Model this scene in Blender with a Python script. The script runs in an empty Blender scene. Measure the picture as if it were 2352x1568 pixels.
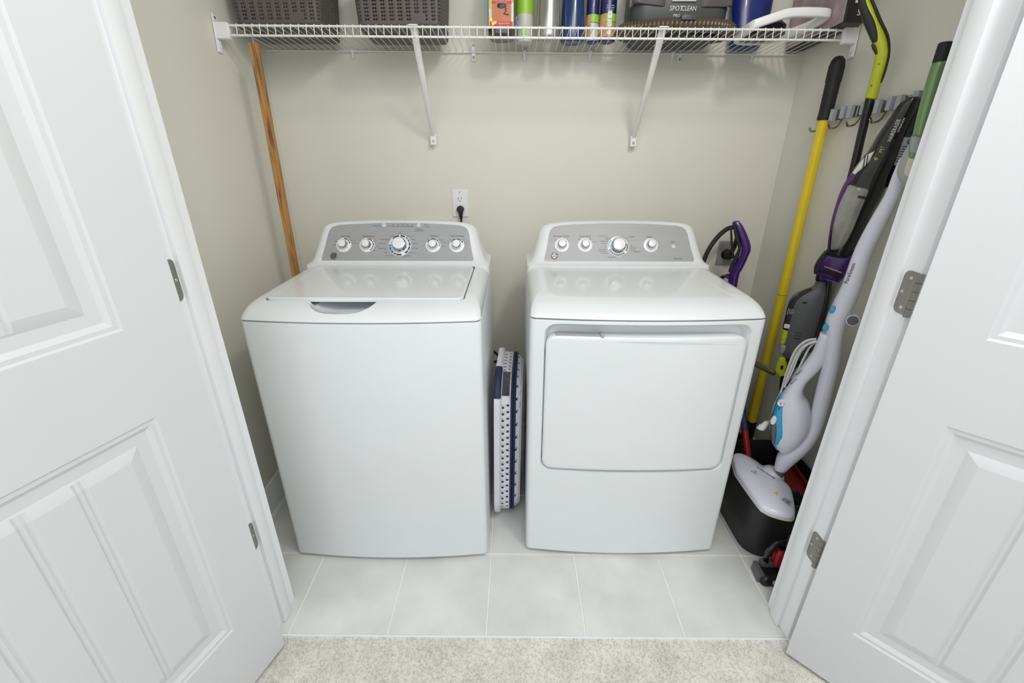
import bpy, bmesh, math, random
import numpy as np
from mathutils import Vector, Matrix
random.seed(7)
PI = math.pi
sc = bpy.context.scene
COL = sc.collection

# ------------------------------------------------------------------ camera, light, exposure
cam_d = bpy.data.cameras.new('camera')
cam = bpy.data.objects.new('camera', cam_d); COL.objects.link(cam)
TH, PS, RO = 0.406945, 0.0072476, -0.0008126
def cam_rot():
    f = Vector((-math.sin(PS)*math.cos(TH), math.cos(PS)*math.cos(TH), -math.sin(TH)))
    r = Vector((math.cos(PS), math.sin(PS), 0)); d = f.cross(r)
    c, s = math.cos(RO), math.sin(RO)
    r2 = c*r + s*d; d2 = -s*r + c*d
    return Matrix((( r2[0], -d2[0], -f[0]), (r2[1], -d2[1], -f[1]), (r2[2], -d2[2], -f[2]))).to_4x4()
cam.matrix_world = Matrix.Translation((0.08465, -0.90557, 1.37399)) @ cam_rot()
cam_d.sensor_width = 36.0; cam_d.lens = 1033.18/2352*36.0
cam_d.clip_start = 0.02
sc.camera = cam

world = bpy.data.worlds.new('room_daylight'); sc.world = world; world.use_nodes = True
bg = world.node_tree.nodes['Background']
bg.inputs[0].default_value = (0.94, 0.98, 1.0, 1); bg.inputs[1].default_value = 0.76

def area(name, loc, target, size, power, col, sy=None):
    l = bpy.data.lights.new(name, 'AREA'); l.energy = power; l.size = size; l.color = col
    if sy: l.shape = 'RECTANGLE'; l.size_y = sy
    o = bpy.data.objects.new(name, l); COL.objects.link(o); o.location = loc
    o.rotation_euler = (Vector(target)-Vector(loc)).to_track_quat('-Z', 'Y').to_euler()
    return o
area('ceiling_lamp_light', (0.72, -0.50, 2.68), (0.2, 0.7, 1.2), 0.22, 9, (1.0, 0.92, 0.81))
area('wide_fill_light', (0.40, -1.9, 2.40), (0.15, 0.9, 0.9), 3.4, 14, (0.97, 0.98, 1.0), 1.2)  # unseen wide fill, added to act like flash bounced off the ceiling
area('near_fill_light', (0.40, -0.80, 2.45), (0.15, 0.7, 0.7), 1.0, 8.5, (0.97, 0.98, 1.0), 0.5)  # added fill near the camera, lifts the jambs and side walls; no real fixture

sc.view_settings.view_transform = 'Standard'
sc.view_settings.look = 'None'
sc.view_settings.gamma = 1.0
sc.view_settings.use_curve_mapping = False
sc.view_settings.exposure = 0.05

# ------------------------------------------------------------------ materials
def lin(c):
    return tuple(((x/255)/12.92 if x/255 <= .04045 else ((x/255+.055)/1.055)**2.4) for x in c)
def mat(name, rgb, rough=.5, metal=0.0, var=.03, scale=40, bump=0.0, bscale=None, coat=0.0, stretch=None, alpha=1.0, trans=0.0, emit=None, spec=None):
    m = bpy.data.materials.new(name); m.use_nodes = True
    nt = m.node_tree; b = nt.nodes['Principled BSDF']
    c = lin(rgb)
    tc = nt.nodes.new('ShaderNodeTexCoord'); mp = nt.nodes.new('ShaderNodeMapping')
    nt.links.new(tc.outputs['Object'], mp.inputs['Vector'])
    if stretch: mp.inputs['Scale'].default_value = stretch
    nz = nt.nodes.new('ShaderNodeTexNoise'); nz.inputs['Scale'].default_value = scale; nz.inputs['Detail'].default_value = 4
    nt.links.new(mp.outputs[0], nz.inputs['Vector'])
    rp = nt.nodes.new('ShaderNodeValToRGB')
    rp.color_ramp.elements[0].position = .3; rp.color_ramp.elements[1].position = .7
    rp.color_ramp.elements[0].color = tuple(max(0, x*(1-var)) for x in c)+(1,)
    rp.color_ramp.elements[1].color = tuple(min(1, x*(1+var)) for x in c)+(1,)
    nt.links.new(nz.outputs[0], rp.inputs[0]); nt.links.new(rp.outputs[0], b.inputs['Base Color'])
    b.inputs['Roughness'].default_value = rough; b.inputs['Metallic'].default_value = metal
    if coat: b.inputs['Coat Weight'].default_value = coat; b.inputs['Coat Roughness'].default_value = .05
    if spec is not None: b.inputs['Specular IOR Level'].default_value = spec
    if trans: b.inputs['Transmission Weight'].default_value = trans
    b.inputs['Alpha'].default_value = alpha
    if emit: b.inputs['Emission Color'].default_value = lin(emit)+(1,); b.inputs['Emission Strength'].default_value = 1
    if bump:
        n2 = nt.nodes.new('ShaderNodeTexNoise'); n2.inputs['Scale'].default_value = bscale or scale*4; n2.inputs['Detail'].default_value = 3
        nt.links.new(mp.outputs[0], n2.inputs['Vector'])
        bp = nt.nodes.new('ShaderNodeBump'); bp.inputs['Strength'].default_value = bump; bp.inputs['Distance'].default_value = .002
        nt.links.new(n2.outputs[0], bp.inputs['Height']); nt.links.new(bp.outputs[0], b.inputs['Normal'])
    return m
M = {}
M['wall'] = mat('wall_paint', (226, 224, 213), .75, var=.012, scale=3, bump=.08, bscale=250)
M['ceil'] = mat('ceiling_paint', (238, 236, 230), .8, var=.01, scale=3, bump=.1, bscale=150)
M['trim'] = mat('trim_paint', (243, 245, 247), .38, var=.01, scale=6)
M['door'] = mat('door_paint', (220, 222, 223), .36, var=.012, scale=5, bump=.03, bscale=90, stretch=(1, 1, .15))
M['grout'] = mat('grout', (244, 243, 238), .85, var=.05, scale=60, bump=.2)
M['nickel'] = mat('brushed_nickel', (150, 146, 140), .38, .85, var=.06, scale=80, stretch=(1, 1, .1))
M['steel'] = mat('polished_steel', (205, 203, 198), .22, 1.0, var=.04)
M['chrome'] = mat('chrome', (196, 197, 200), .08, 1.0, var=.01)
M['enamel'] = mat('white_enamel', (230, 234, 236), .22, var=.008, scale=8, coat=.5)
M['enamel_m'] = mat('white_enamel_front', (230, 234, 235), .34, var=.01, scale=8, bump=.02, bscale=500)
M['wplastic'] = mat('white_plastic', (238, 238, 240), .3, var=.01)
M['panelmetal'] = mat('brushed_panel', (168, 169, 171), .45, .12, var=.03, scale=60, stretch=(.03, 1, 1), spec=.25)
M['ink'] = mat('dark_print', (62, 62, 66), .6, var=.03)
M['inkblue'] = mat('blue_print', (40, 120, 170), .6, var=.03)
M['dark'] = mat('dark_gap', (22, 24, 26), .7, var=.1)
M['black'] = mat('black_plastic', (20, 20, 21), .35, var=.1)
M['blackm'] = mat('black_matte_plastic', (34, 34, 36), .55, var=.08, bump=.08, bscale=400)
M['blackrub'] = mat('black_rubber', (26, 26, 27), .6, var=.1, bump=.2, bscale=200)
M['gloss'] = mat('black_gloss_plastic', (14, 13, 15), .12, var=.05, coat=.6)
M['wire'] = mat('white_vinyl_wire', (236, 236, 232), .35, var=.02)
M['grey'] = mat('grey_plastic', (96, 97, 98), .42, var=.04)
M['lgrey'] = mat('light_grey_plastic', (166, 167, 165), .4, var=.03)
M['grip'] = mat('grey_rubber_grip', (164, 167, 172), .55, var=.04)
M['lime'] = mat('lime_plastic', (190, 198, 30), .38, var=.03)
M['yellow'] = mat('yellow_metal_pole', (236, 206, 34), .25, var=.03, coat=.2)
M['purple'] = mat('purple_plastic', (66, 22, 108), .22, var=.06, coat=.4)
M['purple2'] = mat('purple_trim', (90, 44, 112), .3, var=.06)
M['tank'] = mat('smoky_clear_tank', (150, 148, 142), .15, var=.35, scale=22, coat=.4, stretch=(1, 1, .5))
M['mopw'] = mat('lavender_white_plastic', (226, 226, 240), .28, var=.012, coat=.2)
M['sky'] = mat('sky_blue_plastic', (58, 164, 214), .35, var=.02)
M['smoke'] = mat('smoked_window', (92, 92, 90), .12, var=.12, coat=.5)
M['mgreen'] = mat('metallic_green_tube', (124, 154, 108), .35, .45, var=.06, scale=50, stretch=(1, 1, .1))
M['cordw'] = mat('white_cord', (212, 212, 210), .5, var=.03)
M['red'] = mat('red_plastic', (146, 20, 18), .35, var=.05)
M['navy'] = mat('navy_rubber', (38, 46, 78), .55, var=.05)
M['basketw'] = mat('white_basket_plastic', (232, 232, 240), .38, var=.012)
M['taupe'] = mat('taupe_basket_plastic', (92, 86, 84), .55, var=.04, bump=.1, bscale=300)
M['pad'] = mat('cream_mop_pad', (220, 214, 198), .95, var=.06, scale=200, bump=.6, bscale=500)
M['grayplate'] = mat('grey_steel_plate', (158, 158, 158), .45, .1, var=.03)
M['button'] = mat('pale_button', (206, 212, 216), .3, var=.02)
M['paper'] = mat('white_label_paper', (226, 226, 222), .6, var=.02)
M['greylabel'] = mat('silver_rating_label', (160, 162, 168), .5, .2, var=.06, scale=120)
M['led'] = mat('led_amber', (255, 170, 110), .4, emit=(255, 160, 90))
def wood():
    m = mat('knotty_wood', (178, 128, 72), .6, var=.3, scale=9, bump=.25, bscale=60, stretch=(14, 14, .9))
    nt = m.node_tree; rp = [n for n in nt.nodes if n.type == 'VALTORGB'][0]
    e = rp.color_ramp.elements
    e[0].position = .34; e[0].color = lin((112, 84, 54))+(1,); e[1].position = .52; e[1].color = lin((190, 138, 78))+(1,)
    return m
M['wood'] = wood()
def tile_mat():
    m = mat('stone_look_tile', (222, 223, 219), .42, var=.11, scale=5, bump=.12, bscale=300)
    nt = m.node_tree; b = nt.nodes['Principled BSDF']; rp = [n for n in nt.nodes if n.type == 'VALTORGB'][0]
    n3 = nt.nodes.new('ShaderNodeTexNoise'); n3.inputs['Scale'].default_value = 320; n3.inputs['Detail'].default_value = 2
    tc = [n for n in nt.nodes if n.type == 'TEX_COORD'][0]; nt.links.new(tc.outputs['Object'], n3.inputs['Vector'])
    mx = nt.nodes.new('ShaderNodeMixRGB'); mx.blend_type = 'OVERLAY'; mx.inputs[0].default_value = .25
    nt.links.new(rp.outputs[0], mx.inputs[1]); nt.links.new(n3.outputs[0], mx.inputs[2]); nt.links.new(mx.outputs[0], b.inputs['Base Color'])
    return m
M['tile'] = tile_mat()
def carpet_mat():
    m = mat('cut_pile_carpet', (224, 222, 214), .95, var=.10, scale=9, spec=.1)
    nt = m.node_tree; b = nt.nodes['Principled BSDF']; rp = [n for n in nt.nodes if n.type == 'VALTORGB'][0]
    n3 = nt.nodes.new('ShaderNodeTexNoise'); n3.inputs['Scale'].default_value = 260; n3.inputs['Detail'].default_value = 2
    tc = [n for n in nt.nodes if n.type == 'TEX_COORD'][0]; nt.links.new(tc.outputs['Object'], n3.inputs['Vector'])
    mx = nt.nodes.new('ShaderNodeMixRGB'); mx.blend_type = 'OVERLAY'; mx.inputs[0].default_value = .38
    nt.links.new(rp.outputs[0], mx.inputs[1]); nt.links.new(n3.outputs[0], mx.inputs[2]); nt.links.new(mx.outputs[0], b.inputs['Base Color'])
    return m
M['carpet'] = carpet_mat()

# ------------------------------------------------------------------ mesh helpers
W2L = {}
def V(*a): return Vector(a)
class MB:
    def __init__(s): s.bm = bmesh.new()
    def faces(s, verts, faces):
        vs = [s.bm.verts.new(v) for v in verts]
        for f in faces:
            try: s.bm.faces.new([vs[i] for i in f])
            except ValueError: pass
        return vs
    def box(s, a, b, bev=0, seg=2, T=None):
        x0, y0, z0 = [min(p, q) for p, q in zip(a, b)]; x1, y1, z1 = [max(p, q) for p, q in zip(a, b)]
        c = [(x0,y0,z0),(x1,y0,z0),(x1,y1,z0),(x0,y1,z0),(x0,y0,z1),(x1,y0,z1),(x1,y1,z1),(x0,y1,z1)]
        if T: c = [T @ Vector(p) for p in c]
        vs = s.faces(c, [(0,3,2,1),(4,5,6,7),(0,1,5,4),(1,2,6,5),(2,3,7,6),(3,0,4,7)])
        if bev: s.bev(vs, bev, seg)
        return s
    def bev(s, vs, off, seg=2):
        st = set(vs); es = [e for e in s.bm.edges if e.verts[0] in st and e.verts[1] in st]
        bmesh.ops.bevel(s.bm, geom=es, offset=off, segments=seg, affect='EDGES', profile=.5, clamp_overlap=True)
    def loft(s, secs, cap0=True, cap1=True, closed=True):
        n = len(secs[0]); rows = [[s.bm.verts.new(p) for p in sec] for sec in secs]
        for i in range(len(rows)-1):
            for j in range(n if closed else n-1):
                k = (j+1) % n
                try: s.bm.faces.new((rows[i][j], rows[i][k], rows[i+1][k], rows[i+1][j]))
                except ValueError: pass
        if closed and cap0: s.bm.faces.new(list(reversed(rows[0])))
        if closed and cap1: s.bm.faces.new(rows[-1])
        return s
    def tube(s, path, r, n=10, cap=True, flat=1.0):
        pts = [Vector(p) for p in path]; secs = []; up = None
        for i, p in enumerate(pts):
            t = (pts[min(i+1, len(pts)-1)]-pts[max(i-1, 0)]).normalized()
            if up is None:
                up = Vector((0, 0, 1)) if abs(t.z) < .9 else Vector((1, 0, 0))
            a = (up - t*up.dot(t)).normalized(); b = t.cross(a); up = a
            rr = r[i] if isinstance(r, (list, tuple)) else r
            secs.append([p + a*rr*math.cos(2*PI*k/n) + b*rr*flat*math.sin(2*PI*k/n) for k in range(n)])
        return s.loft(secs, cap, cap)
    def lathe(s, prof, T=None, n=24):
        T = T or Matrix()
        secs = [[T @ Vector((r*math.cos(2*PI*k/n), r*math.sin(2*PI*k/n), z)) for k in range(n)] for r, z in prof]
        return s.loft(secs)
    def prism(s, poly, h0, h1, T=None, bev=0, seg=2):
        T = T or Matrix(); n = len(poly)
        v = [T @ Vector((x, y, h0)) for x, y in poly]+[T @ Vector((x, y, h1)) for x, y in poly]
        vs = s.faces(v, [tuple(reversed(range(n))), tuple(range(n, 2*n))]+[(i, (i+1) % n, n+(i+1) % n, n+i) for i in range(n)])
        if bev: s.bev(vs, bev, seg)
        return s
    def text(s, body, size, T, depth=.0002, align='CENTER', shear=0.0, squash=1.0):
        cu = bpy.data.curves.new('lettering', 'FONT'); cu.body = body; cu.size = size; cu.align_x = align; cu.align_y = 'CENTER'
        cu.extrude = depth; cu.shear = shear; cu.resolution_u = 2
        o = bpy.data.objects.new('lettering', cu)
        me = bpy.data.meshes.new_from_object(o)
        me.transform(T @ Matrix.Diagonal((squash, 1, 1, 1)))
        s.bm.from_mesh(me)
        bpy.data.objects.remove(o); bpy.data.curves.remove(cu); bpy.data.meshes.remove(me)
        return s
    def weld(s, d=1e-5):
        bmesh.ops.remove_doubles(s.bm, verts=s.bm.verts, dist=d); return s
    def build(s, name, m, parent=None, ang=35, label=None, norm=True):
        if norm: bmesh.ops.recalc_face_normals(s.bm, faces=s.bm.faces)
        me = bpy.data.meshes.new(name)
        if parent is not None: s.bm.transform(W2L[parent])
        s.bm.to_mesh(me); s.bm.free()
        for p in me.polygons: p.use_smooth = True
        me.set_sharp_from_angle(angle=math.radians(ang))
        me.materials.append(M[m])
        o = bpy.data.objects.new(name, me); COL.objects.link(o)
        if parent is not None: o.parent = parent; W2L[o] = W2L[parent]
        else: W2L[o] = Matrix()
        if label: o['label'] = label
        return o
def thing(name, label, cat, loc=(0, 0, 0), group=None):
    o = bpy.data.objects.new(name, None); COL.objects.link(o); o.empty_display_size = .05
    o.location = loc; o['label'] = label; o['category'] = cat
    if group: o['group'] = group
    W2L[o] = Matrix.Translation(loc).inverted()
    return o
def tag(o, label, cat, group=None):
    o['label'] = label; o['category'] = cat
    if group: o['group'] = group
    return o
def struct(o): o['kind'] = 'structure'; return o
def rrect(x0, x1, y0, y1, r, n=5):
    out = []
    for cx, cy, a0 in ((x1-r, y1-r, 0), (x0+r, y1-r, 90), (x0+r, y0+r, 180), (x1-r, y0+r, 270)):
        for k in range(n+1):
            a = math.radians(a0+90*k/n); out.append((cx+r*math.cos(a), cy+r*math.sin(a)))
    return out
def dupe(o, parent=None, loc=None):
    c = o.copy(); COL.objects.link(c)
    if parent: c.parent = parent
    if loc is not None: c.location = loc
    for ch in o.children: dupe(ch, c)
    return c
# a frame: origin, axis along the thing, axis across it, axis out of its broad face
def FR(A, e1, e2, e3): return (Vector(A), Vector(e1), Vector(e2), Vector(e3))
def FP(F, a, b, d=0.0): return F[0]+F[1]*a+F[2]*b+F[3]*d
def FM(F, a, b, d=0.0, rot=0.0):     # matrix: local x along the thing, y across, z out
    X = F[1]*math.cos(rot)+F[2]*math.sin(rot); Z = F[3]; Y = Z.cross(X)
    p = FP(F, a, b, d)
    return Matrix(((X[0],Y[0],Z[0],p[0]),(X[1],Y[1],Z[1],p[1]),(X[2],Y[2],Z[2],p[2]),(0,0,0,1)))
def smooth_pairs(prs, k):
    if k <= 1: return prs
    out = []; n = len(prs)
    for i in range(n-1):
        p0, p1, p2, p3 = prs[max(i-1,0)], prs[i], prs[i+1], prs[min(i+2,n-1)]
        for j in range(k):
            t = j/k
            out.append(tuple(.5*((2*b)+(-a+c)*t+(2*a-5*b+4*c-d)*t*t+(-a+3*b-3*c+d)*t**3) for a, b, c, d in zip(p0, p1, p2, p3)))
    out.append(prs[-1]); return out
def ribbon(mb, F, prs, dep, off=0.0, pw=.8, n=20, k=3, ends=.6, flatfront=False):
    """solid limb: pairs give the two silhouette edges, dep the half depth at each"""
    ds = list(dep) if isinstance(dep, (list, tuple)) else [dep]*len(prs)
    q = smooth_pairs([tuple(p)+(d,) for p, d in zip(prs, ds)], k)
    secs = []
    def sec(p, s=1.0, shift=0.0):
        L = FP(F, p[0], p[1]); R = FP(F, p[2], p[3]); c = (L+R)/2+F[3]*off+F[1]*shift; w = (R-L)/2
        r = []
        for i in range(n):
            a = 2*PI*i/n; ca, sa = math.cos(a), math.sin(a)
            r.append(c+w*s*math.copysign(abs(ca)**pw, ca)+F[3]*(p[4]*s*math.copysign(abs(sa)**pw, sa)))
        return r
    if ends:
        h = math.hypot(q[0][0]-q[0][2], q[0][1]-q[0][3])*.12
        sg = 1 if (q[-1][0] > q[0][0]) else -1
        secs.append(sec(q[0], ends, -h*sg)); secs.append(sec(q[0], .88, -h*.6*sg))
    for p in q: secs.append(sec(p))
    if ends:
        secs.append(sec(q[-1], .88, h*.6*sg)); secs.append(sec(q[-1], ends, h*sg))
    return mb.loft(secs)
def catmull(pts, k=6):
    return [Vector(p) for p in smooth_pairs([tuple(p) for p in pts], k)]
def perforated(mb, U, Vv, fn, shape, jitter=None):
    """grid of cells mapped by fn(u,v) with a shaped hole in each cell for which shape() gives points"""
    nu, nv = len(U)-1, len(Vv)-1
    for i in range(nu):
        for j in range(nv):
            u0, u1, v0, v1 = U[i], U[i+1], Vv[j], Vv[j+1]; um, vm = (u0+u1)/2, (v0+v1)/2
            ou = [(u1, vm), (u1, v1), (um, v1), (u0, v1), (u0, vm), (u0, v0), (um, v0), (u1, v0)]
            h = shape(i, j, u0, u1, v0, v1)
            if h is None:
                mb.faces([fn(*p) for p in ou], [tuple(range(8))]); continue
            mb.faces([fn(*p) for p in ou+h], [(a, (a+1) % 8, 8+(a+1) % 8, 8+a) for a in range(8)])
# ------------------------------------------------------------------ the closet and its opening
XL, XR, YB, ZC = -0.905, 1.20, 1.15, 2.74
T = 0.3048
struct(MB().box((XL-.1, YB, -.02), (XR+.1, YB+.1, ZC)).build('wall_back', 'wall'))
struct(MB().box((XL-.1, 0.0, -.02), (XL, YB, ZC)).build('wall_left', 'wall'))
struct(MB().box((XR, 0.0, -.02), (XR+.1, YB, ZC)).build('wall_right', 'wall'))
struct(MB().box((XL-2.2, 0.005, 0), (-.664, .117, ZC)).box((.934, .005, 0), (XR+2.2, .117, ZC)).box((-.664, .005, 2.46), (.934, .117, ZC)).build('wall_front', 'wall'))
struct(MB().box((XL-2.2, 0, ZC), (XR+2.2, YB+.1, ZC+.05)).build('ceiling', 'ceil'))
floor = struct(MB().box((XL-.05, 0, -.03), (XR+.05, YB+.05, -.0025)).build('floor', 'grout'))
g = .0022
for i in range(-3, 4):
    for j in range(0, 4):
        x0, x1 = max(i*T+g, XL), min((i+1)*T-g, XR)
        y0, y1 = j*T+g+(.004 if j == 0 else 0), min((j+1)*T-g, YB)
        if x1-x0 < .02 or y1-y0 < .02: continue
        MB().box((x0, y0, -.008), (x1, y1, 0), .0012, 1).build('tile', 'tile', floor)
struct(MB().box((-.66, -.003, -.008), (.93, .003, .0015), .0008, 1).build('trim_3', 'wplastic'))
# carpet: backing, and a strip of modelled tufts near the tiles
NX, NY = 430, 165
rng = np.random.default_rng(3)
x = rng.uniform(-1.05, 1.35, NX*NY); y = -.004-rng.uniform(0, .74, NX*NY)
ang = rng.uniform(0, 2*np.pi, NX*NY); ln = rng.uniform(.004, .009, NX*NY); lean = rng.uniform(.0, .005, NX*NY); w = rng.uniform(.0012, .0022, NX*NY)
la = rng.uniform(0, 2*np.pi, NX*NY)
vs = np.zeros((NX*NY, 4, 3))
for k in range(3):
    vs[:, k, 0] = x+w*np.cos(ang+k*2.094); vs[:, k, 1] = y+w*np.sin(ang+k*2.094); vs[:, k, 2] = -.004
vs[:, 3, 0] = x+lean*np.cos(la); vs[:, 3, 1] = np.minimum(y+lean*np.sin(la), -.003); vs[:, 3, 2] = -.004+ln
base = np.arange(NX*NY)*4
fs = np.concatenate([np.stack([base+a, base+b, base+3], 1) for a, b in ((0, 1), (1, 2), (2, 0))])
bk = np.array([[-3.2, -.004, -.004], [-3.2, -4.2, -.004], [3.4, -4.2, -.004], [3.4, -.004, -.004]])
allv = np.concatenate([vs.reshape(-1, 3), bk]); nb = NX*NY*4
me = bpy.data.meshes.new('carpet')
me.vertices.add(len(allv)); me.vertices.foreach_set('co', allv.ravel())
nl = len(fs)*3+4
me.loops.add(nl); me.loops.foreach_set('vertex_index', np.concatenate([fs.ravel(), [nb, nb+1, nb+2, nb+3]]))
me.polygons.add(len(fs)+1)
me.polygons.foreach_set('loop_start', np.concatenate([np.arange(len(fs))*3, [len(fs)*3]]))
me.update(calc_edges=True); me.materials.append(M['carpet'])
carpet = bpy.data.objects.new('carpet', me); COL.objects.link(carpet)
tag(carpet, 'beige cut pile carpet in front of the grey floor tiles', 'carpet'); carpet['kind'] = 'stuff'
# baseboards: board with a moulded top edge, and a shoe moulding
def base(name, a, b, inward):
    prof = [(0, 0), (.014, 0), (.014, .098), (.011, .104), (.011, .112), (.007, .122), (.006, .132), (0, .135)]
    shoe = [(.014, 0), (.027, 0), (.027, .006), (.024, .013), (.014, .019)]
    a, b, n = Vector(a), Vector(b), Vector(inward)
    o = struct(MB().loft([[p+n*d+V(0, 0, z) for d, z in prof] for p in (a, b)]).build(name, 'trim'))
    MB().loft([[p+n*d+V(0, 0, z) for d, z in shoe] for p in (a, b)]).build('shoe_moulding', 'trim', o)
base('baseboard_left', (XL, .118, 0), (XL, YB, 0), (1, 0, 0))
base('baseboard_right', (XR, .118, 0), (XR, YB, 0), (-1, 0, 0))
base('baseboard_back', (XL+.014, YB, 0), (XR-.014, YB, 0), (0, -1, 0))
# door jambs with their stops
def jamb(name, xf, sgn, yb, sw):
    m = MB().box((xf, 0.0, 0), (xf+sgn*.019, yb, 2.46), .0015, 1)
    o = struct(m.build(name, 'trim'))
    MB().box((xf-sgn*.011, .040, .001), (xf+sgn*.001, .040+sw, 2.455), .0025, 2).build('door_stop', 'trim', o)
    return o
j1 = jamb('trim_1', -.645, -1, .125, .044)
j2 = jamb('trim_2', .915, 1, .113, .044)

# ------------------------------------------------------------------ the two moulded doors
def make_door(name, A, angle, side, zlo, zmid0, zmid1, ins):
    """face grid in (s along the leaf, z up, depth out of the face)"""
    d = Vector((math.cos(math.radians(angle)), math.sin(math.radians(angle)), 0)); n = Vector((-d.y, d.x, 0))*side
    A = Vector(A); W, H, z0 = .772, 2.43-A.z, 0.0
    def P(s, z, q): return A+d*s+V(0, 0, z-A.z)+n*q
    pans = [(ins, W-ins, zlo, zmid0), (ins, W-ins, zmid1, 2.30)]
    m = MB()
    S = [0, ins, W-ins, W]; Z = [A.z, zlo, zmid0, zmid1, 2.30, A.z+H]
    for i in range(3):
        for j in range(5):
            if i == 1 and j in (1, 3): continue
            m.faces([P(S[i], Z[j], 0), P(S[i+1], Z[j], 0), P(S[i+1], Z[j+1], 0), P(S[i], Z[j+1], 0)], [(0, 1, 2, 3)])
    bx = [P(0, A.z, 0), P(W, A.z, 0), P(W, A.z+H, 0), P(0, A.z+H, 0), P(0, A.z, -.035), P(W, A.z, -.035), P(W, A.z+H, -.035), P(0, A.z+H, -.035)]
    m.faces(bx, [(4, 5, 6, 7), (0, 1, 5, 4), (1, 2, 6, 5), (2, 3, 7, 6), (3, 0, 4, 7)])
    m.weld(1e-4)
    door = struct(m.build(name, 'door', ang=20))
    for (s0, s1, za, zb) in pans:
        m = MB()
        nb = 5; fi = .066; fw = (s1-s0-2*fi)/nb
        gs = [s0+fi+fw*k for k in range(1, nb)]
        cols = []
        for gx in gs: cols += [(gx-.010, 0), (gx-.0055, -.0045), (gx, -.002), (gx+.0055, -.0045), (gx+.010, 0)]
        rings = [(0, 0), (.004, -.0035), (.012, -.0035), (.021, -.010), (.043, -.0105), (.047, -.0085), (.066, -.0035)]
        def loop(k):
            t, q = rings[k]; last = k == len(rings)-1
            a, b, c, e = s0+t, s1-t, za+t, zb-t
            bot = [(a, c, q)]+[(x, c, q+(dq if last else 0)) for x, dq in cols]+[(b, c, q)]
            top = [(b, e, q)]+[(x, e, q+(dq if last else 0)) for x, dq in reversed(cols)]+[(a, e, q)]
            return bot, top
        secs = []
        for k in range(len(rings)):
            bo, to = loop(k); secs.append([P(*p) for p in bo+to])
        m.loft(secs, False, False)
        bo, to = loop(len(rings)-1); to = list(reversed(to))
        m.faces([P(*p) for p in bo+to], [(i, i+1, len(bo)+i+1, len(bo)+i) for i in range(len(bo)-1)])
        m.weld(1e-5).build('door_panel', 'door', door, ang=12)
    # knob hardware sits on the free stile, out of frame; hinges at the jamb
    return door, P
d1, P1 = make_door('door_1', (-.6000, -.0345, .011), -107.75, 1, .236, .878, 1.065, .114)
d2, P2 = make_door('door_2', (.8848, -.0458, .0105), -46.5, -1, .216, .855, 1.045, .113)
def hinge(door, xf, sgn, zc, kn):
    """leaf let into the jamb face, with rounded back corners, screws and a knuckle"""
    y0, y1, z0, z1, r = .003, .037, zc-.046, zc+.046, .013
    poly = [(y0, z0), (y1-r, z0)]+[(y1-r+r*math.sin(a), z0+r-r*math.cos(a)) for a in (.4, .8, 1.2, 1.57)]+[(y1-r+r*math.cos(a), z1-r+r*math.sin(a)) for a in (.0, .4, .8, 1.2)]+[(y1-r, z1), (y0, z1)]
    Tm = Matrix(((0, 0, -sgn, xf), (1, 0, 0, 0), (0, 1, 0, 0), (0, 0, 0, 1)))
    m = MB().prism(poly, -.0005, .0013, Tm)
    for k in range(5): m.tube([(xf-sgn*.004, -.006, zc-.046+.0186*k), (xf-sgn*.004, -.006, zc-.046+.0186*k+.0175)], .0065, 10)
    h = m.build('hinge', 'nickel', door)
    for yy, zz in ((.018, zc+.032), (.029, zc), (.018, zc-.032)):
        MB().lathe([(.0005, .0016), (.0035, .0016), (.0042, .0008), (.0042, 0)], Tm @ Matrix.Translation((yy, zz, 0)), 12).build('screw', 'steel', h)
hinge(d1, -.6449, -1, 1.112, 1); hinge(d1, -.6449, -1, .378, 1)
hinge(d2, .9149, 1, 1.092, 1); hinge(d2, .9149, 1, .360, 1)

# ------------------------------------------------------------------ washer and dryer
def plan(x0, x1, yf, yb, bow, r, n=9, ri=4, rb=.01):
    """plan outline with a bowed front; yf is the front at the corners, bow how far the middle stands out"""
    cx, hw = (x0+x1)/2, (x1-x0)/2-r
    pts = []
    for k in range(ri+1):
        a = math.radians(180+90*k/ri); pts.append((x0+r+r*math.cos(a), yf+r+r*math.sin(a)))
    for k in range(1, n):
        t = -1+2*k/n; pts.append((cx+hw*t, yf-bow*(1-t*t)))
    for k in range(ri+1):
        a = math.radians(270+90*k/ri); pts.append((x1-r+r*math.cos(a), yf+r+r*math.sin(a)))
    pts += [(x1, yb-rb), (x1-rb, yb), (x0+rb, yb), (x0, yb-rb)]
    return pts
def wn(o):
    m_ = o.modifiers.new('shading', 'WEIGHTED_NORMAL'); m_.keep_sharp = True; m_.weight = 90
def boolean_cut(o, cutter):
    for m_ in list(o.modifiers): o.modifiers.remove(m_)
    md = o.modifiers.new('cut', 'BOOLEAN'); md.object = cutter; md.operation = 'DIFFERENCE'; md.solver = 'EXACT'
    bpy.context.view_layer.update()
    dg = bpy.context.evaluated_depsgraph_get()
    me = bpy.data.meshes.new_from_object(o.evaluated_get(dg)); old = o.data
    o.modifiers.clear(); o.data = me
    for p in me.polygons: p.use_smooth = True
    me.set_sharp_from_angle(angle=math.radians(30))
    bpy.data.objects.remove(cutter); bpy.data.meshes.remove(old)
    if not o.modifiers: wn(o)
TOPZ = .966
def top_sections(x0, x1, yf, bow):
    secs = []
    for z, fi, si in ((.9205, .002, .002), (.923, 0, 0), (.931, .006, .001), (.940, .016, .003), (.949, .030, .007), (.956, .047, .013), (.962, .068, .021), (.965, .088, .030), (TOPZ, .105, .040)):
        secs.append([V(x, y, z) for x, y in plan(x0+si, x1-si, yf+fi, .955, bow*(1-fi*3), .020+fi*.25)])
    return secs
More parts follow.
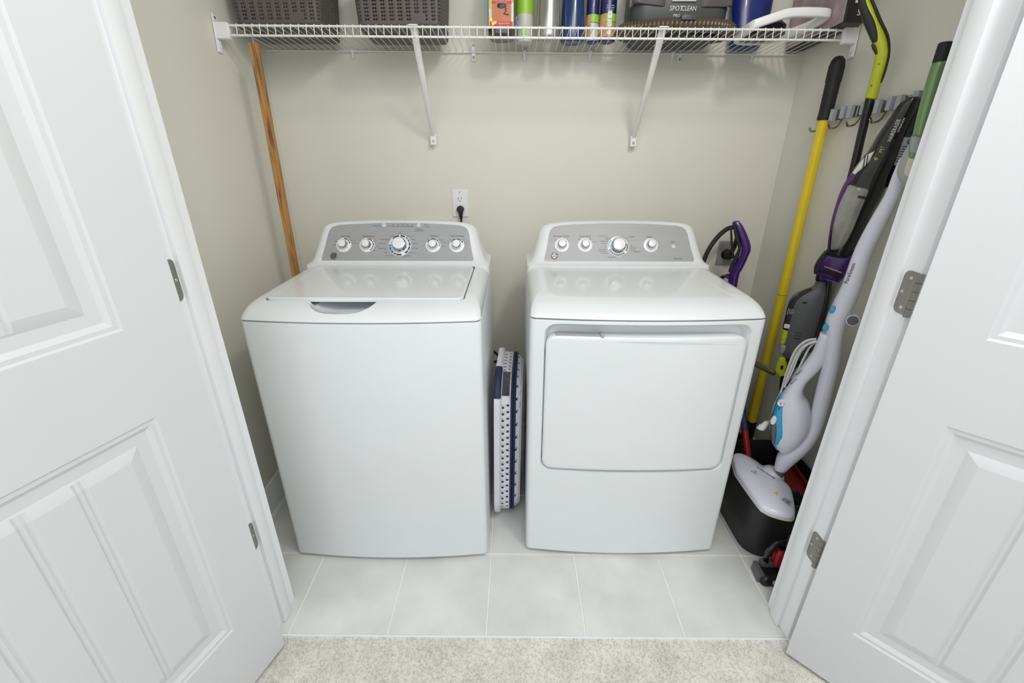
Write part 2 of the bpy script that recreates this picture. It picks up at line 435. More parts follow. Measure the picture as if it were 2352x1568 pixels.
# the sloping control panel: origin on its lower edge, x across, y up the slope
PT = Vector((0, .082, .130)).normalized()
def panelM(x, s, d=0.0):
    p = Vector((x, .765, .979))+PT*s; N = Vector((0, -PT.z, PT.y)); p += N*d
    return Matrix(((1, 0, 0, p.x), (0, PT.y, N.y, p.y), (0, PT.z, N.z, p.z), (0, 0, 0, 1)))
def console(t, x0, x1, shift):
    cx, h = (x0+x1)/2, (x1-x0)/2
    sl = lambda z: .765+(z-.979)*.082/.130
    secs = []
    for z, hw, yf, sx, r in ((.930, 1.0, .742, 0, .012), (.968, .995, .745, 0, .02), (.973, .975, .756, .1, .03), (.978, .955, .7632, .2, .03), (.992, .935, sl(.992)+.0012, .4, .03), (1.021, .91, sl(1.021)+.0012, .7, .03), (1.051, .885, sl(1.051)+.0012, 1, .03), (1.072, .872, sl(1.072)+.0012, 1, .03), (1.090, .845, sl(1.090)+.0012, 1, .03), (1.098, .820, sl(1.098)+.0012, 1, .03), (1.1035, .785, sl(1.1035)+.0012, 1, .03), (1.1075, .735, sl(1.1075)+.0012, 1, .03), (1.1105, .67, sl(1.1105)+.0014, 1, .03), (1.1130, .58, sl(1.113)+.0020, 1, .025), (1.1148, .46, sl(1.1148)+.0030, 1, .02), (1.1160, .30, sl(1.116)+.0045, 1, .02), (1.1166, .12, sl(1.1166)+.008, 1, .02)):
        secs.append([V(x, y, z) for x, y in rrect(cx-h*hw+shift*sx, cx+h*hw+shift*sx, yf, .958-.085*max(0, min(1, (z-1.0)/.11)), min(r, .012+.4*max(0, .945-.085*max(0, min(1, (z-1.0)/.11))-yf), (.955-.085*max(0, min(1, (z-1.0)/.11))-yf)/2), 5)])
    return MB().loft(secs).build('console', 'enamel', t, 50)
def panel_outline(cx, hb, ht, s1, arch):
    """rounded sheet, wide at its lower edge, arched along its top"""
    p = [(cx-hb+.012, 0), (cx+hb-.012, 0), (cx+hb-.003, .003), (cx+hb, .012)]
    p += [(cx+ht+(hb-ht)*.45, s1*.45), (cx+ht+(hb-ht)*.12, s1*.75), (cx+ht-.004, s1*.88), (cx+ht-.015, s1*.955), (cx+ht-.038, s1)]
    for k in range(1, 8):
        t = k/8; p.append((cx+(ht-.038)*(1-2*t), s1+arch*4*t*(1-t)))
    p += [(2*cx-x, y) for x, y in reversed(p[2:9])]
    return p
def knob(t, x, s, r, h, ring, marks, ang):
    k = MB().lathe([(ring, 0), (ring, .0022), (ring-.0015, .003), (r*1.25, .003), (r*1.15, .006), (.001, .006)], panelM(x, s), 40).build('knob', 'wplastic', t)
    MB().lathe([(r*1.12, .005), (r*1.10, .010), (r*1.04, h*.55), (r*1.04, h*.9), (r*.98, h), (r*.90, h+.0008), (r*.88, h)], panelM(x, s), 40).build('knob_skirt', 'chrome', k, label='chrome skirt')
    MB().lathe([(r*.89, h-.002), (r*.89, h+.0012), (r*.6, h+.0024), (.0005, h+.0028)], panelM(x, s), 32).build('knob_cap', 'wplastic', k)
    m = MB(); a = math.radians(ang)
    m.box((-.0012, r*.55, h*.5), (.0012, r*1.07, h+.0002), T=panelM(x, s) @ Matrix.Rotation(a, 4, 'Z'))
    m.build('pointer', 'lgrey', k)
    return k
def arcs(m, x, s, r0, r1, spans):
    for a0, a1 in spans:
        n = max(2, int(abs(a1-a0)/6)); v = []
        for i in range(n+1):
            a = math.radians(90-(a0+(a1-a0)*i/n)); v.append((math.cos(a), math.sin(a)))
        Tm = panelM(x, s)
        secs = [[Tm @ V(c*r0, q*r0, .0031), Tm @ V(c*r1, q*r1, .0031), Tm @ V(c*r1, q*r1, .0035), Tm @ V(c*r0, q*r0, .0035)] for c, q in v]
        m.loft(secs)
def badge(t, x, s, r):
    b = MB().lathe([(r, 0), (r, .003), (r*.86, .0045), (r*.8, .0036), (.0005, .0036)], panelM(x, s), 36).build('badge', 'nickel', t)
    m = MB()
    for k in range(4):
        c = math.radians(45+90*k)
        m.tube([panelM(x, s) @ V(r*.55*math.cos(c)+r*.17*math.cos(c+q), r*.55*math.sin(c)+r*.17*math.sin(c+q), .0040) for q in np.linspace(-2.4, 2.4, 9)], r*.05, 6)
    m.text('GE', r*1.05, panelM(x, s, .0040), .0003, shear=.25)
    m.build('monogram', 'ink', b)
def tri_text(mm, rows):
    for body, x, s, size in rows: mm.text(body, size, panelM(x, s, .0006), .00012)

wash = thing('washing_machine', 'white top-load washing machine with five knobs, left of the two machines', 'washer', (-.3585, .6, 0))
x0, x1 = -.705, -.012
YF, BOW = .290, .020
MB().loft([[V(x, y, z) for x, y in plan(x0+i, x1-i, YF+i, .955, BOW, .016)] for z, i in ((.014, .006), (.018, .001), (.024, 0), (.910, 0), (.915, .0005), (.9165, .003))]).build('cabinet', 'enamel_m', wash)
for fx in (x0+.06, x1-.06):
    for fy in (.36, .88): MB().lathe([(.022, 0), (.022, .008), (.010, .009), (.010, .02)], Matrix.Translation((fx, fy, 0)), 14).build('foot', 'blackrub', wash)
MB().box((x0+.01, YF+.012, .914), (x1-.01, .95, .922)).build('seam', 'dark', wash)
lx0, lx1, ly0, ly1 = -.652, -.068, .352, .738
secs = top_sections(x0, x1, YF-.001, BOW)
nn = len(secs[0])
def resample(poly, n):
    P = [Vector(p) for p in poly]; L = [0]
    for i in range(len(P)): L.append(L[-1]+(P[(i+1) % len(P)]-P[i]).length)
    out = []; i = 0
    for k in range(n):
        d = L[-1]*k/n
        while L[i+1] < d: i += 1
        f = (d-L[i])/max(1e-9, L[i+1]-L[i]); out.append(P[i].lerp(P[(i+1) % len(P)], f))
    return out
tc = MB().loft(secs)
top = tc.build('top_cover', 'enamel', wash, 40)
cut = MB().prism(rrect(lx0-.0035, lx1+.0035, ly0-.003, ly1+.02, .022), .944, .99).build('cutter', 'enamel')
cut.data.transform(W2L[wash]); cut.location = wash.location; boolean_cut(top, cut)
ell = []
for i in range(1, 16):
    ph = PI*i/16
    ell.append([V(-.4175+.104*math.copysign(abs(math.cos(th))**.62, math.cos(th))*math.sin(ph)**.7, .368+.098*math.sin(th)*math.sin(ph)**.7, .972-.046*math.cos(ph)) for th in [2*PI*k/28 for k in range(28)]])
cut = MB().loft(ell).build('cutter', 'enamel'); cut.data.transform(W2L[wash]); cut.location = wash.location; boolean_cut(top, cut)
lid = MB()
lo = rrect(lx0, lx1, ly0, ly1, .02, 6)
def lidsec(z, i, yo=0): return [V(x, y, z) for x, y in rrect(lx0+i, lx1-i, ly0+i, ly1-i*.3, .02, 6)]
lid.loft([lidsec(.9555, .003), lidsec(.957, 0), lidsec(.9665, 0), lidsec(.9685, .0015), lidsec(.9692, .004), lidsec(.9692, .010), lidsec(.9685, .013), lidsec(.9685, .03)])
wn(lid.build('lid', 'enamel', wash, 40))
for hx in (lx0+.004, lx1-.004): MB().box((hx-.006, ly1+.002, .950), (hx+.006, ly1+.016, .9655), .002).build('lid_hinge', 'dark', wash)
console(wash, x0, x1, -.004)
pn = MB().prism(panel_outline(-.3595, .2865, .266, .1455, .0090), -.004, .0004, panelM(0, 0)).build('control_panel', 'panelmetal', wash, 30)
for kx, a in ((-.5655, 20), (-.477, 12), (-.226, -40), (-.137, 58)): knob(wash, kx, .065, .0152, .022, .0285, 0, a)
knob(wash, -.352, .064, .0250, .028, .0425, 0, -52)
mk = MB()
arcs(mk, -.5655, .065, .0225, .0265, [(2, 34), (38, 52), (57, 75)])
arcs(mk, -.477, .065, .0225, .0265, [(2, 48), (54, 66), (72, 96), (100, 112), (116, 128), (133, 145)])
arcs(mk, -.226, .065, .0225, .0265, [(-60, -30), (-25, 25), (30, 52), (58, 68), (74, 84), (90, 100)])
arcs(mk, -.137, .065, .0225, .0265, [(-62, -50), (-44, -8), (-3, 42), (48, 66)])
arcs(mk, -.352, .064, .0345, .0405, [(-45, -8), (2, 28), (74, 92), (97, 120), (124, 146), (168, 198), (202, 212)])
mk.build('dial_marks', 'ink', wash)['kind'] = 'stuff'
mk = MB(); arcs(mk, -.352, .064, .0345, .0405, [(36, 48), (52, 70), (218, 236), (240, 258), (262, 274)]); mk.build('dial_marks', 'inkblue', wash, label='blue dial marks')['kind'] = 'stuff'
for bx in (-.4165, -.284): MB().lathe([(.0085, 0), (.0085, .003), (.0075, .004), (.0005, .0042)], panelM(bx, .1435), 20).build('push_button', 'button', wash)
badge(wash, -.600, .0215, .0135)
for ex, er in ((-.1285, .006), (-.104, .0055)): MB().lathe([(er, .0002), (er, .0009), (er*.8, .0011), (er*.78, .0007), (.0003, .0007)], panelM(ex, .0145), 18).build('emblem', 'lgrey', wash)
tx = MB()
tri_text(tx, [('Soil Level', -.560, .1005, .0088), ('Temperature', -.474, .1005, .0088), ('All Cold Rinse', -.474, .0935, .0044), ('Options', -.223, .1015, .0088), ('Stain PreTreat', -.135, .1015, .0088),
  ('Start/Pause', -.282, .1275, .0068), ('Hold 3 Secs to Reset', -.282, .1215, .0040), ('Fill', -.381, .1460, .0052), ('Soak', -.363, .1460, .0052), ('Wash', -.345, .1460, .0052), ('Rinse', -.327, .1460, .0052), ('Spin', -.309, .1460, .0052), ('Pause', -.256, .1465, .0048), ('Lid Locked', -.252, .1390, .0048),
  ('Colors', -.352, .1115, .0058), ('Normal', -.352, .1060, .0042), ('Whites', -.383, .1010, .0054), ('Towels / Sheets', -.412, .0880, .0054), ('Bulky Items', -.418, .0720, .0054), ('Deep Clean', -.418, .0525, .0058), ('Jeans', -.404, .0360, .0054), ('Drain & Spin', -.390, .0235, .0054),
  ('Dark Colors', -.316, .1010, .0054), ('Casuals', -.304, .0880, .0054), ('Delicates', -.297, .0720, .0054), ('Cold Wash', -.297, .0525, .0054), ('Active Wear', -.306, .0360, .0054), ('Speed Wash', -.324, .0235, .0054),
  ('Light', -.595, .079, .0046), ('Extra Light', -.599, .066, .0040), ('Normal', -.553, .089, .0044), ('Heavy', -.535, .084, .0044), ('Extra Heavy', -.523, .073, .0040), ('Cold', -.499, .083, .0044), ('Cool', -.446, .080, .0044), ('Warm', -.436, .060, .0044), ('Hot', -.447, .044, .0044),
  ('Off', -.254, .076, .0044), ('Extra Rinse', -.197, .086, .0042), ('Fabric Softener', -.189, .075, .0040), ('2nd Rinse', -.187, .060, .0040), ('Auto Soak', -.242, .088, .0042), ('Tomato', -.160, .087, .0042), ('Wine', -.136, .093, .0042), ('Blood', -.114, .087, .0042), ('Grass', -.104, .075, .0042), ('Off', -.168, .074, .0042)])
for k in range(5): tx.lathe([(.0011, .0003), (.0011, .0009), (.0002, .0009)], panelM(-.381+.018*k, .1400), 8)
tx.box((-.406, -.0004, 0), (-.396, .0004, .0006), T=panelM(0, .1435)); tx.lathe([(.0014, .0003), (.0014, .0008), (.0002, .0008)], panelM(-.395, .1435), 8)
tx.build('lettering', 'ink', wash, 30)
tx = MB(); tri_text(tx, [('Deep Fill', -.4435, .1430, .0088)]); tx.build('lettering', 'inkblue', wash, 30, label='blue lettering')
MB().box((-.388, -.0012, 0), (-.302, .0012, .0004), T=panelM(0, .1400)).build('status_strip', 'wplastic', wash)
MB().lathe([(.0016, 0), (.0016, .0008), (.0003, .001)], panelM(-.352, .064, .017) @ Matrix.Translation((.0225, .0155, .004)), 10).build('status_light', 'led', wash)

dry = thing('clothes_dryer', 'white front-load clothes dryer with four knobs and a wide flat door', 'dryer', (.4715, .6, 0))
x0, x1 = .128, .815
YF, BOW = .318, .020
cab = MB().loft([[V(x, y, z) for x, y in plan(x0+i, x1-i, YF+i, .955, BOW, .016)] for z, i in ((.012, .006), (.016, .001), (.022, 0), (.910, 0), (.915, .0005), (.9165, .003))]).build('cabinet', 'enamel_m', dry)
cx, hw = (x0+x1)/2, (x1-x0)/2
def bowed(o):
    for v in o.data.vertices:
        t = (v.co.x+dry.location.x-cx)/hw; v.co.y += BOW*(t*t)
cut = MB()
cs = []
for y, i in ((.24, -.004), (.2975, -.0005), (.302, .003), (.327, .010), (.336, .016)):
    cs.append([V(x, y, z) for x, z in rrect(.169+i, .779-i, .379+i*.3, .906-i, .034, 7)])
cut.loft(cs); cut = cut.build('cutter', 'enamel'); cut.data.transform(W2L[dry]); cut.location = dry.location; bowed(cut); boolean_cut(cab, cut)
for fx in (x0+.06, x1-.06):
    for fy in (.38, .88): MB().lathe([(.022, 0), (.022, .008), (.010, .009), (.010, .02)], Matrix.Translation((fx, fy, 0)), 14).build('foot', 'blackrub', dry)
dr = MB()
ds = []
for y, i in ((.334, .002), (.304, .0), (.3005, .0018), (.2985, .006), (.2975, .012)):
    r = rrect(.1755+i, .7715-i, .387+i, .8675-i, .030, 7); ds.append([V(p.x, y, p.y) for p in resample([V(a, b, 0) for a, b in r], 120)])
dr.loft(ds); dr = dr.build('door', 'enamel_m', dry, 40); bowed(dr); wn(dr)
pl = MB().box((.205, .303, .862), (.340, .330, .8705), .002, 2).box((.334, .300, .862), (.345, .330, .8745), .003, 2); pl = pl.build('door_pull', 'lgrey', dry); bowed(pl)
for zz in (.81, .53, .44):
    hn = MB().box((.1665, .304, zz-.012), (.1735, .318, zz+.012), .002).build('door_hinge', 'nickel', dry); bowed(hn)
MB().box((x0+.01, YF+.012, .914), (x1-.01, .95, .922)).build('seam', 'dark', dry)
secs = top_sections(x0, x1, YF-.001, BOW)
tp = MB().loft(secs).build('top_cover', 'enamel', dry, 40)
cs = []
for z, i in ((.9642, .006), (.9662, 0), (.99, -.001)):
    cs.append([V(x, y, z) for x, y in [(.212+i, .80), (.203+i, .40), (.206+i, .385-.002+i), (.216, .374+i), (.236, .370+i), (.70, .370+i), (.722, .374+i), (.735-i, .383+i), (.738-i, .398), (.728-i, .80)]])
cut = MB().loft(cs).build('cutter', 'enamel'); cut.data.transform(W2L[dry]); cut.location = dry.location; boolean_cut(tp, cut)
console(dry, x0, x1, .003)
MB().prism(panel_outline(.4745, .281, .260, .1455, .0090), -.004, .0004, panelM(0, 0)).build('control_panel', 'panelmetal', dry, 30)
for kx, a in ((.2605, 30), (.348, 50), (.595, 40)): knob(dry, kx, .067, .0152, .022, .0275, 0, a)
knob(dry, .4715, .062, .0250, .028, .0400, 0, 40)
mk = MB(); arcs(mk, .4715, .062, .0325, .0375, [(76+k*9.5, 76+k*9.5+6.5) for k in range(5)]+[(140+k*12.5, 140+k*12.5+8.5) for k in range(9)]); mk.build('dial_marks', 'ink', dry)['kind'] = 'stuff'
mk = MB(); arcs(mk, .4715, .062, .0325, .0375, [(264, 272), (276, 286), (289, 299), (302, 314)]); mk.build('dial_marks', 'sky', dry, label='light blue dial marks')['kind'] = 'stuff'
MB().lathe([(.0085, 0), (.0085, .003), (.0075, .004), (.0005, .0042)], panelM(.680, .0615), 20).build('push_button', 'button', dry)
badge(dry, .232, .024, .0130)
tx = MB()
tri_text(tx, [('Extended Tumble', .259, .1025, .0086), ('Temperature', .348, .1025, .0086), ('Casuals', .525, .1010, .0076), ('Signal', .592, .1005, .0086), ('Start', .679, .0810, .0080), ('Sensor Dry', .695, .0145, .0070), ('Timed Dry', .447, .0190, .0068), ('Delicates', .544, .0415, .0074),
  ('Less Dry', .436, .0900, .0056), ('Optimum Dry', .423, .0820, .0056), ('More Dry', .421, .0735, .0056), ('Off', .424, .0610, .0056), ('Quick Fluff 20', .412, .0500, .0050), ('Dewrinkle 20', .415, .0430, .0050), ('Timed Dry 30', .420, .0350, .0050), ('40', .449, .0290, .0050), ('50', .460, .0265, .0050), ('60', .472, .0250, .0050), ('70', .484, .0260, .0050), ('80', .495, .0285, .0050),
  ('More Dry', .485, .1010, .0054), ('Less Dry', .500, .0945, .0050), ('Off', .522, .0640, .0054), ('More Dry', .530, .0560, .0054), ('Less Dry', .529, .0480, .0054), ('Energy Saver', .435, .0960, .0044), ('Off', .235, .086, .0046), ('Cottons', .326, .090, .0044), ('Casuals', .366, .090, .0044), ('Air Fluff', .384, .080, .0044), ('Off', .574, .082, .0044), ('Normal', .592, .0895, .0046), ('Loud', .613, .082, .0044)])
tx.box((.665, -.0003, 0), (.692, .0003, .0004), T=panelM(0, .0755)); tx.box((.515, -.0003, 0), (.550, .0003, .0004), T=panelM(0, .0365)); tx.box((.505, -.0003, 0), (.545, .0003, .0004), T=panelM(0, .0855))
tx.build('lettering', 'ink', dry, 30)['kind'] = 'stuff'
tx = MB(); tri_text(tx, [('Cottons', .415, .1040, .0076)]); tx.build('lettering', 'inkblue', dry, 30, label='blue lettering')
# ------------------------------------------------------------------ wire shelf and what stands on it
SL = .0075
TX = .070
def zs(x, y=1.0): return 1.7335-SL*(x+.85)+(1.0-y)*TX
shelf = thing('wire_shelf', 'white vinyl-coated wire shelf across the back wall above the machines', 'shelf', (.1475, 1.0, zs(.1475)))
W2L[shelf] = Matrix(); shelf.rotation_euler = (-math.atan(TX), math.atan(SL), 0)
FY, BY, HX = -.150, .140, 1.040
for yy, zz, r, hx in ((FY, -.0035, .0034, HX-.02), (FY, -.0315, .0036, HX-.02), (-.052, -.0048, .0026, HX-.035), (BY, -.0042, .0030, HX-.012)):
    MB().tube([(-hx, yy, zz), (hx, yy, zz)], r, 10).build('rail', 'wire', shelf)
wr = MB().tube([(0, BY+.004, 0), (0, FY-.003, .0006), (0, FY-.0052, -.002), (0, FY-.0052, -.033)], .0014, 6).build('wire', 'wire', shelf)
nw = int(2*(HX-.03)/.0254); wr.location.x = -.0254*(nw/2)
for k in range(1, nw+1):
    c = wr.copy(); COL.objects.link(c); c.parent = shelf; c.location.x = .0254*(k-nw/2)
for sx in (-1, 1):      # end brackets: plate on the side wall with a socket for the lip
    xe = sx*1.0505
    b = MB().box((xe, FY-.012, -.082), (xe-sx*.004, FY+.014, .030), .0015, 1).box((xe, FY-.010, -.043), (xe-sx*.046, FY+.008, .004), .002, 1)
    b.box((xe-sx*.003, FY-.006, -.078), (xe-sx*.007, FY-.002, -.045)).box((xe-sx*.003, FY+.004, -.078), (xe-sx*.007, FY+.008, -.045))
    b = b.build('end_bracket', 'wplastic', shelf)
    for zz in (.018, -.068):
        MB().lathe([(.0045, .003), (.0045, .0045), (.003, .0055), (.0005, .0055)], Matrix.Translation((xe, FY+.001, zz)) @ Matrix.Rotation(-sx*PI/2, 4, 'Y'), 12).build('screw', 'steel', b)
for bx, bx2 in ((-.400, -.400), (.418, .424)):    # diagonal braces with a foot on the wall
    A, B = V(bx, FY+.002, .004), V(bx2, BY+.006, -.302)
    t = (B-A).normalized(); X = V(1, 0, 0); N = X.cross(t)
    secs = []
    for f, w, d in ((0, .0125, .003), (.03, .0125, .003), (.09, .0125, .004), (.13, .0115, .009), (.5, .0105, .010), (.85, .009, .008), (.95, .008, .005), (1.0, .008, .003)):
        c = A.lerp(B, f); secs.append([c+X*w*math.copysign(abs(math.cos(a))**.6, math.cos(a))+N*d*math.copysign(abs(math.sin(a))**.6, math.sin(a)) for a in [2*PI*k/16 for k in range(16)]])
    m = MB().loft(secs).box((bx-.016, FY-.008, -.001), (bx+.016, FY+.012, .0025), .001, 1)
    br = m.build('brace', 'wire', shelf)
    MB().box((B.x-.0125, BY+.004, B.z-.034), (B.x+.0125, BY+.0085, B.z+.008), .0018, 1).build('brace_foot', 'wire', br)
    MB().lathe([(.005, 0), (.005, .0015), (.003, .003), (.0005, .003)], Matrix.Translation((B.x, BY+.004, B.z-.020)) @ Matrix.Rotation(PI/2, 4, 'X'), 12).build('screw', 'steel', br)
    q = A.lerp(B, .085)-N*.0045
    MB().lathe([(.004, -.001), (.004, .001), (.0005, .0012)], Matrix.Translation(q) @ (-N).to_track_quat('Z', 'Y').to_matrix().to_4x4(), 10).build('rivet', 'nickel', br)
for cx_ in (-.70, -.435, -.03, .225, .545, .855):   # plastic clips under the rear rail
    MB().box((cx_-.007, BY-.006, -.010), (cx_+.007, BY+.0085, .004), .002, 1).box((cx_-.005, BY+.002, -.030), (cx_+.005, BY+.0085, -.008), .002, 1).build('wall_clip', 'wplastic', shelf)
for cx_ in (-.228, .575):
    a = MB().box((cx_-.009, BY+.004, -.034), (cx_+.009, BY+.0085, .032), .002, 1).build('anchor_plate', 'wplastic', shelf)
    for zz in (.020, -.022): MB().lathe([(.0048, 0), (.0048, .001), (.003, .0026), (.0005, .0026)], Matrix.Translation((cx_, BY+.004, zz)) @ Matrix.Rotation(PI/2, 4, 'X'), 12).build('screw', 'nickel', a)

# storage baskets with a punched triangle pattern
def storage_basket(x0, x1, y0, y1, H, label):
    zb = zs((x0+x1)/2, (y0+y1)/2)+.0015
    t = thing('storage_basket', label, 'basket', ((x0+x1)/2, (y0+y1)/2, zb), 'taupe baskets on the shelf')
    cx, cy, hx, hy, R = 0, 0, (x1-x0)/2, (y1-y0)/2, .03
    P = 4*(hx-R)+4*(hy-R)+2*PI*R
    def per(u, grow):
        u = u % P; a, b = hx-R, hy-R; q = PI*R/2
        segs = [(2*a, 0), (q, 1), (2*b, 2), (q, 3), (2*a, 4), (q, 5), (2*b, 6), (q, 7)]
        i = 0
        while u > segs[i][0]+1e-9: u -= segs[i][0]; i += 1
        r = R+grow
        if i == 0: return (-a+u, -b-r)
        if i == 2: return (a+r, -b+u)
        if i == 4: return (a-u, b+r)
        if i == 6: return (-a-r, b-u)
        th = u/R
        c = {1: (a, -b, -PI/2), 3: (a, b, 0), 5: (-a, b, PI/2), 7: (-a, -b, PI)}[i]
        return (c[0]+r*math.cos(c[2]+th), c[1]+r*math.sin(c[2]+th))
    nu = int(P/.0138)//2*2; nv = int((H-.045)/.0104)
    def wall(u, v, d=0.0):
        p = per(u, -.010+.014*v/H-d); return V(p[0], p[1], v)
    U = [P*k/nu for k in range(nu+1)]; Vv = [.012+.0104*k for k in range(nv+1)]
    def tri(i, j, u0, u1, v0, v1):
        if j == 0: return None
        um, vm, w, h = (u0+u1)/2, (v0+v1)/2, (u1-u0), (v1-v0)
        uw = ((um/P) % 1)*P
        if 2*(hx-R)-.075 < uw < 2*(hx-R)-.030 and 1 <= j <= 2: return None      # blank tab
        if (i+j) % 4 >= 2: sg = 1
        else: sg = -1
        if ((i+(1 if j % 2 else 0)) % 4) == 3 and j % 2: pass
        even = (i+2*(j % 2)) % 2
        cx_ = um+(w*.16 if even == 0 else -w*.16)
        s_ = 1 if even else -1
        a = w*.26
        A_, B_, C_ = (cx_+s_*a, vm), (cx_-s_*a, vm+h*.33), (cx_-s_*a, vm-h*.33)
        mid = lambda p, q, f=.5: (p[0]+(q[0]-p[0])*f, p[1]+(q[1]-p[1])*f)
        if s_ > 0: ring = [A_, mid(A_, B_), mid(A_, B_, .9), B_, mid(B_, C_), C_, mid(C_, A_, .1), mid(C_, A_)]
        else: ring = [mid(C_, B_), C_ if C_[1] > vm else B_, mid(A_, B_, .9), mid(A_, B_), A_, mid(A_, C_), mid(A_, C_, .9), C_ if C_[1] < vm else B_]
        return ring
    m = MB()
    perforated(m, U, Vv, lambda u, v: wall(u, v), tri)
    m.weld(2e-5)
    o = m.build('woven_wall', 'taupe', t, 40, norm=True)
    md = o.modifiers.new('thickness', 'SOLIDIFY'); md.thickness = .0022; md.offset = -1
    bt = MB(); n = 64
    ring = lambda v, d: [wall(P*k/n, v, d) for k in range(n)]
    bt.loft([[p*1 for p in ring(.0, .012)], ring(.002, .004), ring(.0135, 0), ring(.0135, .003), ring(.004, .006)])
    bt.build('base', 'taupe', t)
    vt = Vv[-1]
    rm = MB().loft([ring(vt-.001, 0), ring(vt-.001, -.004), ring(vt+.018, -.006), ring(vt+.022, -.003), ring(vt+.022, .002), ring(vt+.018, .004), ring(vt-.001, .003)], False, False).build('rim', 'taupe', t)
    for v in t.children:
        pass
    return t
for args in ((-.864, -.562, .884, 1.100, .215, 'taupe punched plastic basket at the far left end of the shelf'),
             (-.457, -.158, .884, 1.098, .215, 'taupe punched plastic basket with red contents, second from the left')):
    tb = storage_basket(*args)
    # geometry above is local to the thing: undo the world shift used by build
    for c in tb.children: c.data.transform(Matrix.Translation(tb.location))
def rod_box(name, label, cat, x0, x1, y0, y1, z0, z1, m, r=.012):
    t = MB().box((x0, y0, z0), (x1, y1, z1), r, 3).build(name, m); return tag(t, label, cat)
zb = zs(-.3, .94)+.006
rod_box('folded_cloth', 'red folded cloth seen through the holes of the second basket', 'cloth', -.405, -.285, .900, .985, zb+.009, zb+.15, 'red', .02)
rod_box('carton', 'amber and brown carton seen through the holes of the left basket', 'box', -.800, -.745, .905, .965, zs(-.8, .935)+.015, zs(-.8, .935)+.12, 'wood', .003)

# bottles
def bottle_round(name, label, x, y, r, H, m, prof=None, group=None):
    z = zs(x, y)+.0012
    t = thing(name, label, 'bottle', (x, y, z), group)
    Tm = Matrix.Translation((x, y, z))
    pr = prof or [(r*.5, .003), (r*.72, 0), (r*.9, .002), (r, .012), (r, H*.62), (r*.97, H*.70), (r*.80, H*.78), (r*.5, H*.84), (r*.38, H*.86)]
    MB().lathe(pr, Tm, 36).build('body', m, t)
    return t, Tm
def band(t, Tm, r, z0, z1, m, name='band', a0=0, a1=360):
    n = 32; secs = []
    for z, rr in ((z0, r+.0001), (z0, r+.0006), (z1, r+.0006), (z1, r+.0001)):
        secs.append([Tm @ V(rr*math.cos(math.radians(a0+(a1-a0)*k/n)), rr*math.sin(math.radians(a0+(a1-a0)*k/n)), z) for k in range(n+1)])
    return MB().loft(secs, closed=False).build(name, m, t)
M['clearbase'] = mat('dark_cleaner_liquid', (70, 62, 58), .15, var=.15, scale=30, coat=.5)
M['orange'] = mat('orange_label', (196, 120, 78), .45, var=.12, scale=18)
M['redlabel'] = mat('red_label', (192, 62, 36), .45, var=.04)
M['limeband'] = mat('lime_label', (150, 200, 60), .4, var=.03)
M['bwhite'] = mat('white_bottle', (196, 198, 190), .3, var=.02)
M['bsilver'] = mat('silver_bottle', (176, 174, 170), .28, .7, var=.03)
M['bnavy'] = mat('navy_bottle', (34, 58, 104), .22, var=.04, coat=.4)
M['bblue'] = mat('dark_blue_bottle', (28, 34, 92), .3, var=.04, coat=.3)
M['tan'] = mat('tan_label', (196, 150, 110), .5, var=.15, scale=30)
M['botgrey'] = mat('grey_bottle_base', (140, 146, 144), .3, var=.04)
# 1: flask with an orange label
zb = zs(.036, 1.006)+.0015
t = thing('cleaner_bottle', 'dark flask of cleaner with an orange and red label reading A COMPLETE CLEAN', 'bottle', (.036, 1.006, zb))
def rr3(w, d, r, z, cx=.036, cy=1.006): return [V(cx+x, cy+y, zb+z) for x, y in rrect(-w, w, -d, d, r, 6)]
MB().loft([rr3(.030, .022, .02, .004), rr3(.040, .036, .03, 0), rr3(.047, .046, .035, .010), rr3(.0485, .0475, .035, .03), rr3(.0485, .0475, .035, .17), rr3(.042, .042, .033, .21), rr3(.020, .020, .019, .235), rr3(.016, .016, .0155, .25)]).build('body', 'clearbase', t)
MB().loft([rr3(.0165, .0165, .016, .245), rr3(.0165, .0165, .016, .27)]).build('cap', 'black', t)
lab = MB().box((.036-.043, 1.006-.0492, zb+.026), (.036+.043, 1.006-.0478, zb+.165), .0005, 1).build('label', 'paper', t)
yl = 1.006-.0494
MB().box((.036-.033, yl-.0003, zb+.040), (.036+.035, yl+.001, zb+.094)).build('label_picture', 'orange', lab, label='orange picture field of the label')
MB().box((.036-.033, yl-.0004, zb+.094), (.036+.036, yl+.001, zb+.118)).box((.036-.040, yl-.0004, zb+.027), (.036+.040, yl+.001, zb+.0425)).build('label_bands', 'redlabel', lab, label='red bands of the label')['kind'] = 'stuff'
MB().box((.036-.043, yl-.0004, zb+.080), (.036-.035, yl+.001, zb+.14)).box((.036+.037, yl-.0004, zb+.098), (.036+.043, yl+.001, zb+.14)).build('label_strips', 'limeband', lab, label='lime strips of the label')['kind'] = 'stuff'
tz = lambda x, z, y: Matrix(((1, 0, 0, x), (0, 0, -1, y), (0, 1, 0, z), (0, 0, 0, 1)))
m = MB(); m.text('A COMPLETE CLEAN', .0075, tz(.037, zb+.1045, yl-.0006), .0001); m.text('INCLUDING GREAT FRUITY', .0032, tz(.037, zb+.0985, yl-.0006), .0001); m.text('FRESH SCENT', .0062, tz(.045, zb+.0365, yl-.0006), .0001)
for k in range(14): m.box((.036-.0425, yl-.0007, zb+.050+k*.0021), (.036-.0355, yl, zb+.0512+k*.0021))
m.build('lettering', 'paper', lab)
m = MB(); m.lathe([(.014, 0), (.0135, .003), (.004, .006), (.0004, .006)], tz(.036, zb+.088, yl-.0004) @ Matrix.Diagonal((1, .62, .1, 1)), 20)
m.tube([(.051, yl-.0005, zb+.094), (.052, yl-.0005, zb+.072), (.044, yl-.0005, zb+.066), (.062, yl-.0005, zb+.062)], .0022, 6)
